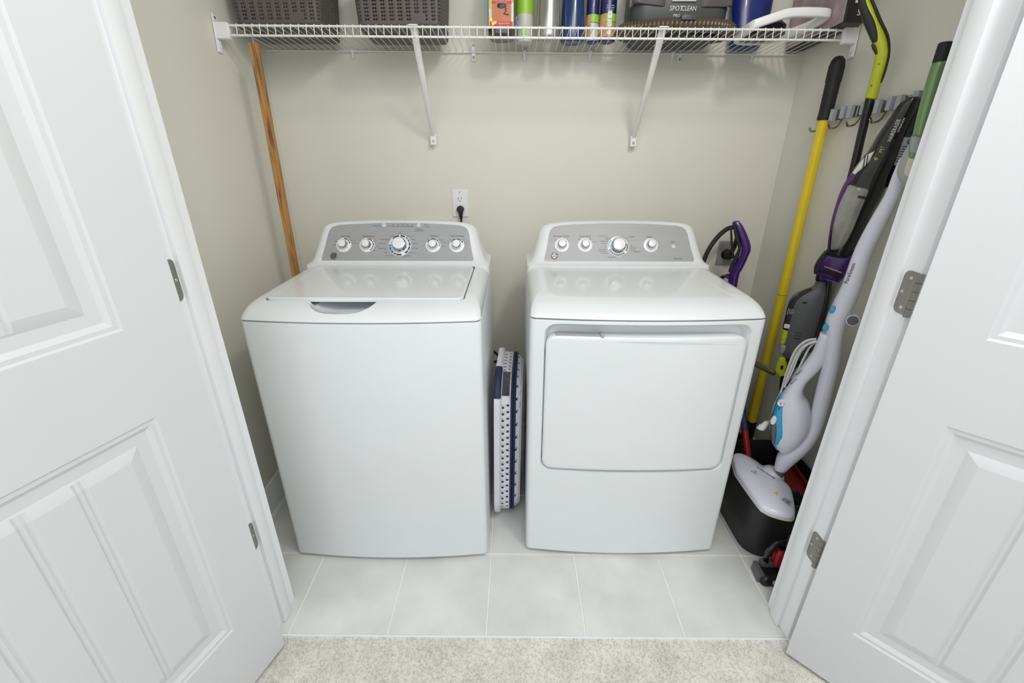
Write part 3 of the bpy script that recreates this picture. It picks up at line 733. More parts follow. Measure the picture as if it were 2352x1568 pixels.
m.build('label_motif', 'black', lab)
m = MB()
for fx, fz, fr in ((-.036, .048, .006), (-.028, .037, .0055), (-.020, .040, .0045)): m.lathe([(fr, 0), (fr, .0006), (.0003, .0008)], tz(.036+fx, zb+fz, yl-.0004), 14)
m.build('fruit_motif', 'yellow', lab)
# 2: white bottle with a lime band
t, Tm = bottle_round('spray_bottle', 'white round bottle with a lime green upper band, next to the orange flask', .1185, 1.046, .0315, .27, 'bwhite')
band(t, Tm, .0315, .086, .15, 'limeband', 'label_band', 0, 360)
MB().box((.1185-.010, 1.046-.0330, zs(.1185, 1.046)+.022), (.1185+.008, 1.046-.0300, zs(.1185, 1.046)+.048), .0005, 1).build('label', 'limeband', t, label='small lime patch')
m = MB(); Tf = tz(.1175, zs(.1185, 1.046)+.041, 1.046-.0331)
for k in range(3): m.tube([Tf @ V(0, 0, 0), Tf @ V(.0035*math.cos(math.radians(30+60*k)), .0045*math.sin(math.radians(30+60*k)), 0)], .0006, 6)
m.tube([Tf @ V(-.004, -.007, 0), Tf @ V(.004, -.007, 0)], .0005, 6); m.build('leaf_motif', 'paper', t)
m = MB(); m.tube([Tm @ V(-.027, -.0175, .02), Tm @ V(-.0235, -.0225, .045), Tm @ V(-.0255, -.0200, .072)], .0024, 6).tube([Tm @ V(-.030, -.012, .03), Tm @ V(-.0290, -.0145, .08)], .003, 6); m.build('leaf_motif', 'clearbase', t, label='brown leaf print')
MB().lathe([(.012, .23), (.013, .235), (.013, .262), (.010, .265)], Tm, 20).build('cap', 'wplastic', t)
# 3, 4: squeeze bottles with waisted flanks
def squeeze(label, x, y, r, m, H=.27):
    z = zs(x, y)+.0012; t = thing('squeeze_bottle', label, 'bottle', (x, y, z), 'waisted squeeze bottles on the shelf')
    secs = []
    for zz, k, fl in ((.003, .7, 0), (0, .86, 0), (.004, .97, 0), (.014, 1, 0), (.05, 1.0, .0), (.09, .97, .10), (.15, .90, .14), (.20, .86, .05), (.23, .7, 0), (.25, .42, 0), (.26, .38, 0)):
        s_ = []
        for q in range(40):
            a = 2*PI*q/40; rr = r*k*(1-fl*max(0, math.cos(3*(a+PI/2+.55)))**3)
            s_.append(V(x+rr*math.cos(a), y+rr*.92*math.sin(a), z+zz))
        secs.append(s_)
    MB().loft(secs).build('body', m, t, 50)
    MB().lathe([(r*.40, .255), (r*.42, .26), (r*.42, .285), (r*.3, .29)], Matrix.Translation((x, y, z)), 24).build('cap', 'lgrey', t)
    return t
squeeze('silver grey waisted squeeze bottle between the white bottle and the navy one', .2045, 1.012, .0415, 'bsilver')
squeeze('navy waisted squeeze bottle to the right of the silver one', .294, 1.036, .0430, 'bnavy')
# 5, 6: blue tubes with a lime band
def tube_bottle(label, x, y, r, base, sticker):
    t, Tm = bottle_round('shampoo_bottle', label, x, y, r, .26, 'bblue', None, 'blue bottles with a lime band')
    z = zs(x, y)+.0012
    band(t, Tm, r, .060, .084, 'limeband', 'label_band')
    band(t, Tm, r, .014, .058, 'tan' if sticker else 'bwhite', 'label_band')
    band(t, Tm, r+.0002, .016, .082, 'tan', 'label_picture', 195, 250)
    band(t, Tm, r, .004, .013, base, 'base_band')
    MB().lathe([(.010, .22), (.011, .224), (.011, .25), (.009, .252)], Tm, 20).build('cap', 'wplastic', t)
    m = MB(); Tf = tz(x+(.0 if not sticker else .001), z+.112, y-r-.0007)
    if sticker:
        for k, s_ in enumerate(('Blackcurrant', 'Enough good', 'scent here')): m.text(s_, .0052, tz(x+.002, z+.106-.0065*k, y-r-.0008), .0001)
    else:
        m.tube([Tf @ V(-.003, -.008, 0), Tf @ V(-.001, .004, 0), Tf @ V(.002, .006, 0)], .0012, 6)
    m.build('lettering', 'paper', t)
    if sticker:
        s1_ = MB().box((x-.006, y-r-.0014, z+.068), (x+.009, y-r-.0006, z+.090), .0003, 1).box((x-.006, y-r-.0014, z+.044), (x+.009, y-r-.0006, z+.064), .0003, 1).box((x-.006, y-r-.0014, z+.020), (x+.008, y-r-.0006, z+.042), .0003, 1).build('sticker', 'paper', t)
        m = MB(); m.tube([tz(x+.0015, z+.054, y-r-.0016) @ V(.004*math.sin(a)*(.6 if math.cos(a) > 0 else 1), .005*math.cos(a), 0) for a in np.linspace(0, 2*PI, 13)], .0005, 5)
        m.text('T', .010, tz(x+.0015, z+.079, y-r-.0015), .0001); m.text('refill', .0045, tz(x+.001, z+.030, y-r-.0015), .0001); m.build('sticker_print', 'inkblue', s1_)
tube_bottle('slim dark blue bottle with lime band and pale grey base', .3655, 1.036, .0225, 'botgrey', False)
tube_bottle('wider dark blue bottle with lime band and white stickers, next to the dark machine', .4205, 1.030, .0285, 'bblue', True)

# spot cleaning machine with its ribbed hose
M['mgrey'] = mat('dark_grey_machine', (72, 73, 75), .45, var=.04)
M['mtank'] = mat('smoky_tank', (96, 92, 92), .14, var=.06, coat=.5)
M['hose'] = mat('bronze_ribbed_hose', (92, 82, 68), .32, .25, var=.12, scale=60)
zb = zs(.66, 1.02)+.001
t = thing('carpet_spot_cleaner', 'dark grey portable spot cleaner with a coiled bronze hose, reading SPOTCLEAN', 'cleaner', (.66, 1.02, zb))
def ms(hw, y0, y1, z, r, cx=.661): return [V(cx+x, y, zb+z) for x, y in rrect(-hw, hw, y0, y1, r, 6)]
MB().loft([ms(.140, .975, 1.125, .003, .03), ms(.150, .965, 1.130, .010, .04), ms(.162, .955, 1.132, .04, .05), ms(.166, .950, 1.132, .055, .05), ms(.168, .948, 1.132, .10, .05), ms(.165, .955, 1.130, .18, .05), ms(.150, .975, 1.12, .24, .05)]).build('body', 'mgrey', t)
for sx in (-1, 1):
    c = .661+sx*.103
    MB().loft([[V(c+x*sx, y, zb+z+dz*(x+.058)) for x, y in rrect(-.047, .066-i, .940+i*.6, 1.03, .022, 5)] for z, i, dz in ((.086, .004, 0.10 if sx < 0 else .0), (.090, 0, 0.10 if sx < 0 else .0), (.17, 0, 0), (.20, .006, 0), (.215, .02, 0))]).build('tank', 'mtank', t)
scn = MB().box((.661-.040, .940, zb+.101), (.661+.042, .952, zb+.19), .002, 1).build('display_frame', 'paper', t)
MB().box((.661-.0335, .9385, zb+.108), (.661+.0355, .9405, zb+.19), .003, 2).build('display_picture', 'bblue', scn)
m = MB(); m.text('SPOT', .0205, tz(.6385, zb+.082, .9475), .0004, shear=.12, squash=.92); m.build('lettering', 'paper', t)
m = MB(); m.text('CLEAN', .0205, tz(.6815, zb+.082, .9475), .0001, shear=.12, squash=.80); m.text('PRO', .0125, tz(.643, zb+.0615, .9475), .0001, shear=.1); m.build('lettering', 'paper', t)
m = MB(); m.text('HEAT', .0125, tz(.6755, zb+.0615, .9475), .0004, shear=.1); m.build('lettering', 'red', t, label='red lettering')
hp = []
for k in range(0, 241):
    a = PI*.58-2*PI*k/240*1.0
    hp.append(V(.6555+.189*math.cos(a), .986+.078*math.sin(a)+.004*math.sin(2*a), zb+.0235))
m = MB(); rad = [.0225 if (k % 3) != 1 else .0185 for k in range(len(hp))]
m.tube(hp, rad, 12); m.build('hose', 'hose', t, 60)
MB().box((.640, .882, zb+.030), (.690, .915, zb+.048), .004, 2).build('hose_clip', 'mgrey', t)
MB().tube([(.60, .955, zb+.010), (.64, .935, zb+.008), (.72, .940, zb+.009), (.78, .960, zb+.008)], .008, 8).build('cord', 'black', t)

# white loop handled appliance with a dark inside, blue bag behind, printed box at the end
zb = zs(1.0, .97)+.002
t = thing('handheld_steamer', 'white appliance with a big loop handle lying near the right end of the shelf', 'steamer', (1.0, .97, zb))
lp = catmull([(.882, .872, zb+.016), (.930, .866, zb+.030), (.985, .862, zb+.044), (1.06, .862, zb+.046), (1.108, .866, zb+.044), (1.116, .885, zb+.040), (1.100, .92, zb+.030), (1.07, .965, zb+.022), (1.03, 1.02, zb+.016), (.98, 1.042, zb+.014), (.935, 1.046, zb+.014), (.900, 1.03, zb+.014), (.884, .99, zb+.014), (.878, .92, zb+.014), (.882, .872, zb+.016)], 5)
secs = []
for i, p in enumerate(lp):
    tn = (lp[min(i+1, len(lp)-1)]-lp[max(i-1, 0)]).normalized(); s_ = tn.cross(V(0, 0, 1)).normalized(); u_ = s_.cross(tn)
    secs.append([p+s_*.010*math.copysign(abs(math.cos(a))**.5, math.cos(a))+u_*.0135*math.copysign(abs(math.sin(a))**.5, math.sin(a)) for a in [2*PI*k/14 for k in range(14)]])
MB().loft(secs[:-1]+[secs[0]], False, False).weld(1e-5).build('loop_handle', 'wplastic', t, 50)
MB().loft([[V(x, y, zb+z) for x, y in rrect(.900+i, 1.02-i, .905+i, 1.030-i, .04, 6)] for z, i in ((.002, .012), (.005, 0), (.03, 0), (.05, .015), (.056, .04))]).build('body', 'black', t)
M['bag'] = mat('dark_blue_bag', (28, 44, 118), .3, var=.3, scale=9, coat=.2)
zb = zs(.95, 1.09)+.002
bagm = MB(); secs = []
for z, w, d in ((.0, .050, .030), (.01, .058, .038), (.06, .062, .040), (.12, .070, .038), (.18, .074, .034), (.24, .066, .022), (.262, .060, .008)):
    secs.append([V(.960+.02*z+w*math.copysign(abs(math.cos(a))**.8, math.cos(a))*(1+.05*math.sin(5*a+z*30)), 1.098+d*math.sin(a)*(1+.08*math.cos(4*a+z*40)), zb+z) for a in [2*PI*k/32 for k in range(32)]])
tag(bagm.loft(secs).build('bag', 'bag', None, 60), 'shiny dark blue bag standing behind the white loop handle', 'bag')
M['boxside'] = mat('pinkish_box_print', (176, 156, 160), .5, var=.28, scale=14)
M['boxblk'] = mat('black_box_print', (34, 28, 32), .45, var=.2, scale=10)
zb = zs(1.16, .95)+.002
t = thing('product_box', 'black and pink printed carton at the right end of the shelf', 'box', (1.16, .95, zb))
MB().box((1.130, .795, zb), (1.193, 1.12, zb+.19), .001, 1).build('carton', 'boxblk', t)
MB().box((1.1288, .803, zb+.004), (1.1302, 1.115, zb+.186)).build('side_print', 'boxside', t, label='pinkish picture side')
MB().box((1.150, .7935, zb+.052), (1.172, .7952, zb+.10)).build('price_label', 'paper', t)
m = MB(); m.text('S', .024, tz(1.168, zb+.026, .7945), .0003); m.build('lettering', 'paper', t)
m = MB()
for k in range(9): m.box((1.1505+k*.0022, .7930, zb+.062), (1.1515+k*.0022+.0004*(k % 2), .7936, zb+.074))
m.build('bar_print', 'ink', t)

for o in list(COL.objects):
    if o.parent is None and o.name.split('.')[0] in ('storage_basket', 'folded_cloth', 'carton', 'cleaner_bottle', 'spray_bottle', 'squeeze_bottle', 'shampoo_bottle', 'carpet_spot_cleaner', 'handheld_steamer', 'bag', 'product_box'):
        xx = o.location.x if o.type == 'EMPTY' else (o.bound_box[0][0]+o.bound_box[6][0])/2
        if 'basket' not in o.name: o.location.x -= .0100*(xx+.28)
        if o.type == 'EMPTY': o.rotation_euler.x = -math.atan(TX)
        else:
            bb = [Vector(c) for c in o.bound_box]; yc = (bb[0].y+bb[6].y)/2; zc_ = bb[0].z
            o.data.transform(Matrix.Translation((0, yc, zc_)) @ Matrix.Rotation(-math.atan(TX), 4, 'X') @ Matrix.Translation((0, -yc, -zc_)))
# ------------------------------------------------------------------ outlets, cords, the hanging stick
def plate(name, label, x, z, w, h, m, t0=.006):
    t = thing(name, label, 'outlet', (x, YB, z))
    MB().loft([[V(x+a, y, z+b) for a, b in rrect(-w/2+i, w/2-i, -h/2+i, h/2-i, .004, 3)] for y, i in ((YB, 0), (YB-t0*.5, 0), (YB-t0, .003))]).build('cover_plate', m, t)
    return t
ox, oz = -.1585, 1.1475
t = plate('wall_outlet', 'white two-socket outlet on the back wall with a black plug', ox, oz, .070, .114, 'wplastic')
yf = YB-.006
MB().box((ox-.0165, yf-.0012, oz-.0335), (ox+.0165, yf+.002, oz+.0335), .001, 1).build('receptacle', 'wplastic', t)
m = MB()
for zz in (.021,):
    m.box((ox-.0075, yf-.0016, oz+zz-.004), (ox-.0055, yf, oz+zz+.006)).box((ox+.0055, yf-.0016, oz+zz-.003), (ox+.0075, yf, oz+zz+.005)); m.lathe([(.0024, 0), (.0024, .0004), (.0003, .0004)], tz(ox, oz+zz-.010, yf-.0012), 10)
m.build('slots', 'dark', t)
MB().box((ox-.0135, yf-.0022, oz-.0045), (ox-.0015, yf, oz+.0035), .0006, 1).build('button', 'wplastic', t); MB().box((ox+.0000, yf-.0022, oz-.0045), (ox+.0115, yf, oz+.0035), .0006, 1).build('button', 'wplastic', t)
for zz in (.048, -.048): MB().lathe([(.0032, 0), (.0026, .001), (.0003, .001)], tz(ox, oz+zz, yf-.0002), 10).build('screw', 'lgrey', t)
t = thing('power_cord', 'black power cord plugged into the white outlet behind the washer', 'cord', (ox, YB-.02, 1.08))
pm = [V(ox+.002, yf, oz-.020), V(ox+.002, yf-.018, oz-.020)]
MB().loft([[V(ox+.002+w*math.cos(a), yf-y, oz-.020+h*math.sin(a)-dz) for a in [2*PI*k/20 for k in range(20)]] for y, w, h, dz in ((.0005, .012, .012, 0), (.012, .0165, .014, .001), (.022, .0155, .013, .003), (.027, .010, .008, .006))]).tube([(ox+.002, yf-.014, oz-.025), (ox+.003, yf-.016, oz-.045), (ox+.004, yf-.016, oz-.062)], [.012, .0085, .006], 12).build('plug', 'blackrub', t)
MB().tube(catmull([(ox+.004, yf-.016, oz-.058), (ox+.004, yf-.016, oz-.10), (ox+.006, yf-.016, oz-.2), (ox+.05, yf-.015, oz-.4), (ox+.10, yf-.016, oz-.62)], 6), .0045, 10).build('cable', 'blackrub', t)
ub = thing('utility_box', 'pale recessed utility box frame on the wall just behind the washer panel', 'box', (-.30, YB, 1.0))
MB().box((-.405, YB-.006, 1.070), (-.200, YB, 1.086), .002, 1).box((-.405, YB-.006, .86), (-.200, YB, .876), .002, 1).box((-.405, YB-.006, .87), (-.389, YB, 1.075), .002, 1).box((-.216, YB-.006, .87), (-.200, YB, 1.075), .002, 1).build('frame', 'wall', ub)
t = plate('dryer_outlet', 'grey steel outlet plate behind the dryer with a round black socket', 1.043, .932, .072, .112, 'grayplate')
MB().lathe([(.0225, 0), (.0225, .006), (.020, .008), (.0005, .008)], tz(1.045, .930, YB-.006), 28).build('socket', 'black', t)
for zz in (.046, -.046): MB().lathe([(.0035, 0), (.003, .001), (.0003, .001)], tz(1.043, .932+zz, YB-.006), 10).build('screw', 'steel', t)
t = thing('dryer_power_cord', 'thick black dryer cord arching up behind the dryer to its socket', 'cord', (.98, 1.07, 1.0))
MB().lathe([(.019, 0), (.0205, .008), (.0205, .026), (.015, .034), (.0005, .035)], tz(1.047, .930, YB-.0145), 24).build('plug', 'blackrub', t)
MB().tube(catmull([(1.049, 1.108, .936), (1.051, 1.085, .985), (1.040, 1.06, 1.040), (1.018, 1.045, 1.064), (.975, 1.035, 1.056), (.930, 1.025, 1.010), (.898, 1.015, .940), (.880, 1.01, .82), (.84, 1.02, .55), (.70, 1.03, .30)], 6), .0095, 12).build('cable', 'blackrub', t)
tag(MB().tube(catmull([(-.07, .985, .50), (-.03, .968, .525), (.012, .97, .490), (.006, .97, .468), (-.03, .975, .455), (-.08, .99, .43)], 6), .006, 10).build('drain_hose', 'blackrub'), 'short loop of black hose sticking out behind the washer', 'hose')
# wooden stick hanging from the shelf
sx0, sy0, zt, zbt = -.784, .846, 1.690, .62
t = thing('hanging_stick', 'square knotty wooden stick hanging on a wire hook from the shelf', 'stick', (sx0, sy0, zt))
MB().loft([[V(sx0+dx+c*.0115, sy0+s_*.0115, z) for c, s_ in ((-1, -1), (1, -1), (1, 1), (-1, 1))] for z, dx in ((zbt, -.012), (1.1, -.006), (zt-.004, 0), (zt, 0))]).build('stick', 'wood', t)
zr = zs(sx0, .85)-.0315
MB().tube(catmull([(sx0, sy0, zt-.004), (sx0, sy0, zt+.010), (sx0-.001, sy0-.0065, zr-.002), (sx0-.002, sy0-.0045, zr+.0075), (sx0-.002, sy0+.0065, zr+.0085), (sx0-.002, sy0+.0095, zr+.001)], 5), .0012, 8).build('hook', 'steel', t)

# ------------------------------------------------------------------ collapsible laundry basket between the machines
bk = thing('laundry_basket', 'white and navy collapsible laundry basket standing on end between the machines', 'basket', (.055, .62, 0))
W2L[bk] = Matrix(); bk.location = (.009, .462, 0); bk.rotation_euler = (0, math.radians(0.7), math.radians(-2.0))
BH, BD, BR = .615, .345, .095        # height as it stands, depth into the closet, corner radius
Pb = 2*(BH-2*BR)+2*(BD-2*BR)+2*PI*BR
def bper(u, g=0.0):
    """perimeter starting at the bottom of the near side going up; returns y, z"""
    u = u % Pb; a, b, q = BH-2*BR, BD-2*BR, PI*BR/2; r = BR+g
    for i, L in enumerate((a, q, b, q, a, q, b, q)):
        if u <= L+1e-9: break
        u -= L
    if i == 0: return (-g, BR+u)
    if i == 2: return (BR+u, BH+g)
    if i == 4: return (BD+g, BH-BR-u)
    if i == 6: return (BD-BR-u, -g)
    th = u/BR
    if i == 1: return (BR-r*math.cos(th), BH-BR+r*math.sin(th))
    if i == 3: return (BD-BR+r*math.sin(th), BH-BR+r*math.cos(th))
    if i == 5: return (BD-BR+r*math.cos(th), BR-r*math.sin(th))
    return (BR-r*math.sin(th), BR-r*math.cos(th))
LIFT = .013
def bp(x, u, g=0.0): y, z = bper(u, g); return V(x, y, z+LIFT)
def bring(x, g, n=96): return [bp(x, Pb*k/n, g) for k in range(n)]
nu = 64; U = [Pb*k/nu for k in range(nu+1)]; Vb = [.018, .036, .054]
a_ = BH-2*BR; q_ = PI*BR/2; slot0, slot1 = a_+q_*.25, a_+q_*.25+.115
def circ(i, j, u0, u1, v0, v1):
    um, vm = (u0+u1)/2, (v0+v1)/2
    if slot0-.01 < um < slot1+.01: return None
    r = .0054; off = (u1-u0)*(.18 if j else -.18)
    return [(um+off+r*math.cos(PI/4*k), vm+r*math.sin(PI/4*k)) for k in range(8)]
m = MB()
for i in range(nu):
    um = (U[i]+U[i+1])/2
    if slot0 < um < slot1: continue
    perforated(m, U[i:i+2], Vb, lambda u, v: bp(v, u, -.002-(v-.018)*.06), lambda _i, j, u0, u1, v0, v1: circ(i, j, u0, u1, v0, v1))
i0 = min(k for k in range(nu) if slot0 < (U[k]+U[k+1])/2 < slot1); i1 = max(k for k in range(nu) if slot0 < (U[k]+U[k+1])/2 < slot1)
for v0, v1 in ((.018, .022), (.050, .054)):
    for i in range(i0, i1+1): m.faces([bp(v0, U[i], -.002), bp(v0, U[i+1], -.002), bp(v1, U[i+1], -.004), bp(v1, U[i], -.004)], [(0, 1, 2, 3)])
o = m.weld(2e-5).build('perforated_wall', 'basketw', bk, 50); md = o.modifiers.new('thickness', 'SOLIDIFY'); md.thickness = .0024; md.offset = 0
MB().loft([bring(.0, .008), bring(-.004, .012), bring(.004, .0135), bring(.016, .012), bring(.019, .008), bring(.019, -.001), bring(.014, -.003), bring(.003, -.001), bring(.0, .008)], False, False).weld(1e-5).build('rim', 'basketw', bk, 50)
def arc_ring(x, g, u0, u1, n=18): return [bp(x, u0+(u1-u0)*k/n, g) for k in range(n+1)]
gr = MB(); u0, u1 = slot0-.004, slot1+.004; n = 18
secs = [[bp(x, u0+(u1-u0)*k/n, g) for x, g in ((-.0055, .0115), (-.002, .0150), (.006, .0160), (.017, .0140), (.0205, .009), (.0205, .006), (-.0055, .006))] for k in range(n+1)]
gr.loft(secs).build('handle_grip', 'navy', bk, 50, label='navy rubber grip')
MB().loft([bring(.053, -.0045), bring(.055, -.001), bring(.060, .0005), bring(.064, -.004), bring(.066, .0), bring(.071, -.002), bring(.073, -.008), bring(.068, -.012), bring(.060, -.012), bring(.053, -.010), bring(.053, -.0045)], False, False).weld(1e-5).build('folding_band', 'navy', bk, 50, label='navy folding rubber band')
Vc = [.068, .079, .090]
def circ2(i, j, u0, u1, v0, v1):
    if j or i % 2: return None
    um, vm = (u0+u1)/2, (v0+v1)/2+.003; r = .0058; off = 0
    return [(um+off+r*math.cos(PI/4*k), vm+r*math.sin(PI/4*k)) for k in range(8)]
m = MB(); perforated(m, U, Vc, lambda u, v: bp(v, u, -.011-(v-.068)*.7), circ2)
o = m.weld(2e-5).build('inner_wall', 'basketw', bk, 50); md = o.modifiers.new('thickness', 'SOLIDIFY'); md.thickness = .0024; md.offset = 0
MB().loft([bring(.0895, -.0262), bring(.093, -.028), bring(.0945, -.033), bring(.0945, -.060), bring(.092, -.060), bring(.0895, -.033)]).build('base', 'basketw', bk, 40)
# ------------------------------------------------------------------ tools along the right wall
# holder rail on the wall, its grips and hooks
rk = thing('tool_rack', 'grey and steel tool rack with rubber grips and hooks on the right wall', 'rack', (XR, .7, 1.49))
def rz(y): return 1.472+(.93-y)*.052       # the rail climbs slightly to the front
m = MB()
m.loft([[V(XR-x, y, rz(y)+z) for x, z in ((0, -.019), (.006, -.019), (.010, -.016), (.010, .016), (.006, .019), (0, .019))] for y in (.945, .40)])
m.build('rail', 'steel', rk, 30)
def gripper(y, loaded):
    g = MB().box((XR-.012, y-.031, rz(y)-.017), (XR-.022, y+.031, rz(y)+.017), .002, 1).build('clamp', 'nickel', rk)
    for sy in (-1, 1):
        yc = y+sy*(.029 if loaded else .017)
        pts = []
        for k in range(25):
            a = 2*PI*k/24; pts.append((XR-.033+.0105*math.cos(a)*(1+.10*math.cos(6*a)), yc+.0095*math.sin(a)*(1+.10*math.cos(6*a))))
        pts = pts[:-1]
        MB().prism(pts, rz(y)-.018, rz(y)+.018).build('rubber_roller', 'grip', g, 30)
        MB().box((XR-.020, yc-.003, rz(y)-.014), (XR-.036, yc+.003, rz(y)+.019), .001, 1).build('arm', 'nickel', g)
for y, l in ((.847, 1), (.750, 0), (.645, 1), (.552, 0), (.46, 0)): gripper(y, l)
for y in (.905, .80, .712, .607):
    z0 = rz(y)-.017
    MB().tube(catmull([(XR-.010, y, z0+.004), (XR-.016, y, z0-.014), (XR-.026, y, z0-.026), (XR-.042, y, z0-.028), (XR-.052, y, z0-.016)], 4), .0038, 8).build('hook', 'steel', rk)

# yellow handled broom
bx, by = 1.158, .825
TB = Matrix.Translation((bx, by, 0)) @ Matrix.Rotation(-.0145, 4, 'X')
t = thing('broom', 'broom with bright yellow metal handle and black grip, hanging in the rack', 'broom', (bx, by, 0))
MB().lathe([(.0135, .21), (.0175, .215), (.0175, 1.0), (.0175, 1.475)], TB, 20).build('handle', 'yellow', t)
MB().lathe([(.0180, .832), (.0180, .8335)], TB, 20).build('joint_line', 'ink', t)
pr = [(.0215, 1.462), (.0225, 1.466)]
for k in range(14): z = 1.475+k*.0072; pr += [(.0225+.0006*k/14, z), (.0205+.001*k/14, z+.0036)]
pr += [(.0235, 1.580), (.0240, 1.60), (.0235, 1.625), (.020, 1.642), (.012, 1.652), (.0005, 1.655)]
MB().lathe(pr, TB, 20).build('grip', 'blackrub', t, 60)
MB().lathe([(.0175, .12), (.0205, .135), (.0205, .235), (.0185, .24)], TB, 18).build('socket', 'black', t)
MB().loft([[V(bx+x, by+y, z) for x, y in rrect(-.018, .018, -w, w, .010, 4)] for z, w in ((.085, .10), (.10, .11), (.125, .08), (.145, .03))]).build('head', 'black', t)
MB().loft([[V(bx+x, by+y, z) for x, y in rrect(-d, d, -w, w, .008, 4)] for z, w, d in ((.004, .125, .024), (.04, .115, .02), (.088, .10, .016))]).build('bristles', 'blackm', t)

# stick vacuum: lime and black handle, black wand, grey motor body
F_vac=FR((1.15, 0.6419, 1.6431),(0.0, -0.0141, -0.9999),(0.823, -0.568, 0.008),(-0.5681, -0.8229, 0.0116))
t = thing('stick_vacuum', 'stick vacuum with lime and black handle, black wand and grey motor body', 'vacuum', (1.15, .62, .6))
VH=[(-0.1957,-0.0906,-0.1971,-0.0713),(-0.1561,-0.0931,-0.1605,-0.0711),(-0.1247,-0.0886,-0.1232,-0.0589),(-0.0972,-0.0779,-0.0996,-0.0441),(-0.0599,-0.0586,-0.069,-0.0246),(-0.0231,-0.0363,-0.0316,-0.0013),(0.0003,-0.0194,-0.0026,0.0129),(0.0227,-0.0118,0.0282,0.0208),(0.0782,-0.0093,0.0828,0.0206),(0.1295,-0.0093,0.1359,0.0205)]
m = MB(); ribbon(m, F_vac, VH, [.016]*8+[.016, .0165], ends=.8); m.build('handle', 'lime', t, 50)
def strip(F, prs, dep, off, name, mt, par, label=None, k=3, pw=.7, ends=.6):
    m = MB(); ribbon(m, F, prs, dep, off, pw=pw, k=k, ends=ends); return m.build(name, mt, par, 50, label)
VG=[(-0.1662,-0.0935,-0.1687,-0.0841),(-0.1245,-0.0890,-0.125,-0.0704),(-0.0915,-0.0754,-0.0971,-0.0555),(-0.0574,-0.0570,-0.065,-0.0336),(-0.0287,-0.0387,-0.0316,-0.0182),(-0.0114,-0.0273,-0.0132,-0.0157)]
strip(F_vac, VG, .0095, .009, 'grip', 'blackrub', t)
VB=[(-0.141,-0.0743,-0.1419,-0.0666),(-0.1021,-0.0498,-0.1065,-0.0425),(-0.0628,-0.0271,-0.0653,-0.0168),(-0.0292,0.0002,-0.0308,0.0058),(-0.0028,0.0105,-0.0022,0.0175),(0.0279,0.0177,0.0283,0.0238),(0.0693,0.0182,0.0708,0.0242),(0.0915,0.0177,0.0918,0.0215)]
strip(F_vac, VB, .0135, .002, 'back_strip', 'blackrub', t)
VT=[(-0.0073,-0.0294,-0.0061,-0.0189),(0.0041,-0.0235,0.0034,-0.0105),(0.0183,-0.0129,0.0168,-0.0061)]
strip(F_vac, VT, .008, .005, 'trigger', 'black', t)
for a, b in ((.045, .002), (.100, -.002)): MB().lathe([(.0018, .0), (.0018, .0012), (.0004, .0012)], FM(F_vac, a, b, .0155), 8).build('screw', 'black', t)
VW=[(0.1295,-0.0083,0.1345,0.016),(0.2235,-0.0056,0.2278,0.0183),(0.3287,-0.0017,0.3334,0.0223),(0.4513,-0.0012,0.4564,0.0239),(0.67,0.0003,0.669,0.0245)]
strip(F_vac, VW, .012, 0, 'wand', 'black', t, pw=1.0)
VBD=[(0.67,-0.0135,0.6673,0.0264),(0.6992,-0.011,0.6965,0.0267),(0.7227,-0.0202,0.7267,0.0323),(0.7523,-0.062,0.7486,0.0334),(0.7842,-0.0747,0.7835,0.0349),(0.8365,-0.0752,0.8261,0.034),(0.8829,-0.0743,0.8661,0.0336),(0.9408,-0.0727,0.9244,0.0317),(0.972,-0.0679,0.964,0.0267),(0.9948,-0.0502,0.9931,0.0108)]
strip(F_vac, VBD, [.018, .018, .024, .033, .038, .040, .040, .038, .034, .024], 0, 'motor_body', 'grey', t, pw=.75)
strip(F_vac, [(0.66,-0.0164,0.6585,0.0285),(0.694,-0.0137,0.693,0.0284)], .0195, 0, 'neck', 'black', t, k=1)
VS=[(0.6692,0.013,0.6666,0.0312),(0.7257,0.0194,0.7251,0.0421),(0.7919,0.0251,0.7907,0.0481),(0.8493,0.026,0.8498,0.0471),(0.9005,0.0238,0.9077,0.0442),(0.9534,0.0203,0.9607,0.0397)]
strip(F_vac, VS, .024, -.004, 'spine', 'gloss', t)
VD=[(0.7539,-0.0557,0.7246,-0.0139),(0.7805,-0.0747,0.7726,-0.0469),(0.8311,-0.0758,0.8295,-0.0487),(0.8826,-0.0749,0.8845,-0.0498)]
strip(F_vac, VD, [.020, .024, .026, .026], .010, 'front_strip', 'blackm', t, k=2)
VL=[(0.8846,-0.0752,0.8878,-0.0491),(0.9143,-0.0749,0.9154,-0.0477),(0.9388,-0.0726,0.9416,-0.0537)]
strip(F_vac, VL, .0255, .0112, 'dust_catch', 'lime', t, 'lime button plate', k=2)
for a, r in ((.914, .0075),): MB().lathe([(r, -.002), (r, .002), (r*.7, .0030), (r*.62, .0015), (.0003, .0015)], FM(F_vac, a, -.0615, .0365), 18).build('release_button', 'lime', t)
strip(F_vac, [(0.944,-0.0722,0.946,-0.036),(0.960,-0.0700,0.966,-0.044),(0.975,-.0640,0.978,-.052)], .0225, .0112, 'rating_label', 'greylabel', t, k=2)
m = MB()
for k in range(3): m.box((-.0012, -.010, 0), (.0012, .010, .0012), T=FM(F_vac, .885+.011*k, -.022, .0385, .1))
m.build('vent_slots', 'dark', t)['kind'] = 'stuff'
MB().lathe([(.0055, 0), (.0055, .0015), (.004, .002), (.0003, .001)], FM(F_vac, .772, -.026, .0360) @ Matrix.Diagonal((.6, 1.3, 1, 1)), 16).build('latch_hole', 'dark', t)
m = MB()
for k in range(4): m.text(('twin pack', 'motor', 'lift away', 'easy')[k], .0062, FM(F_vac, .812+.0, -.069+.0055*k, .0362, 0), .0001)
m.build('lettering', 'paper', t)
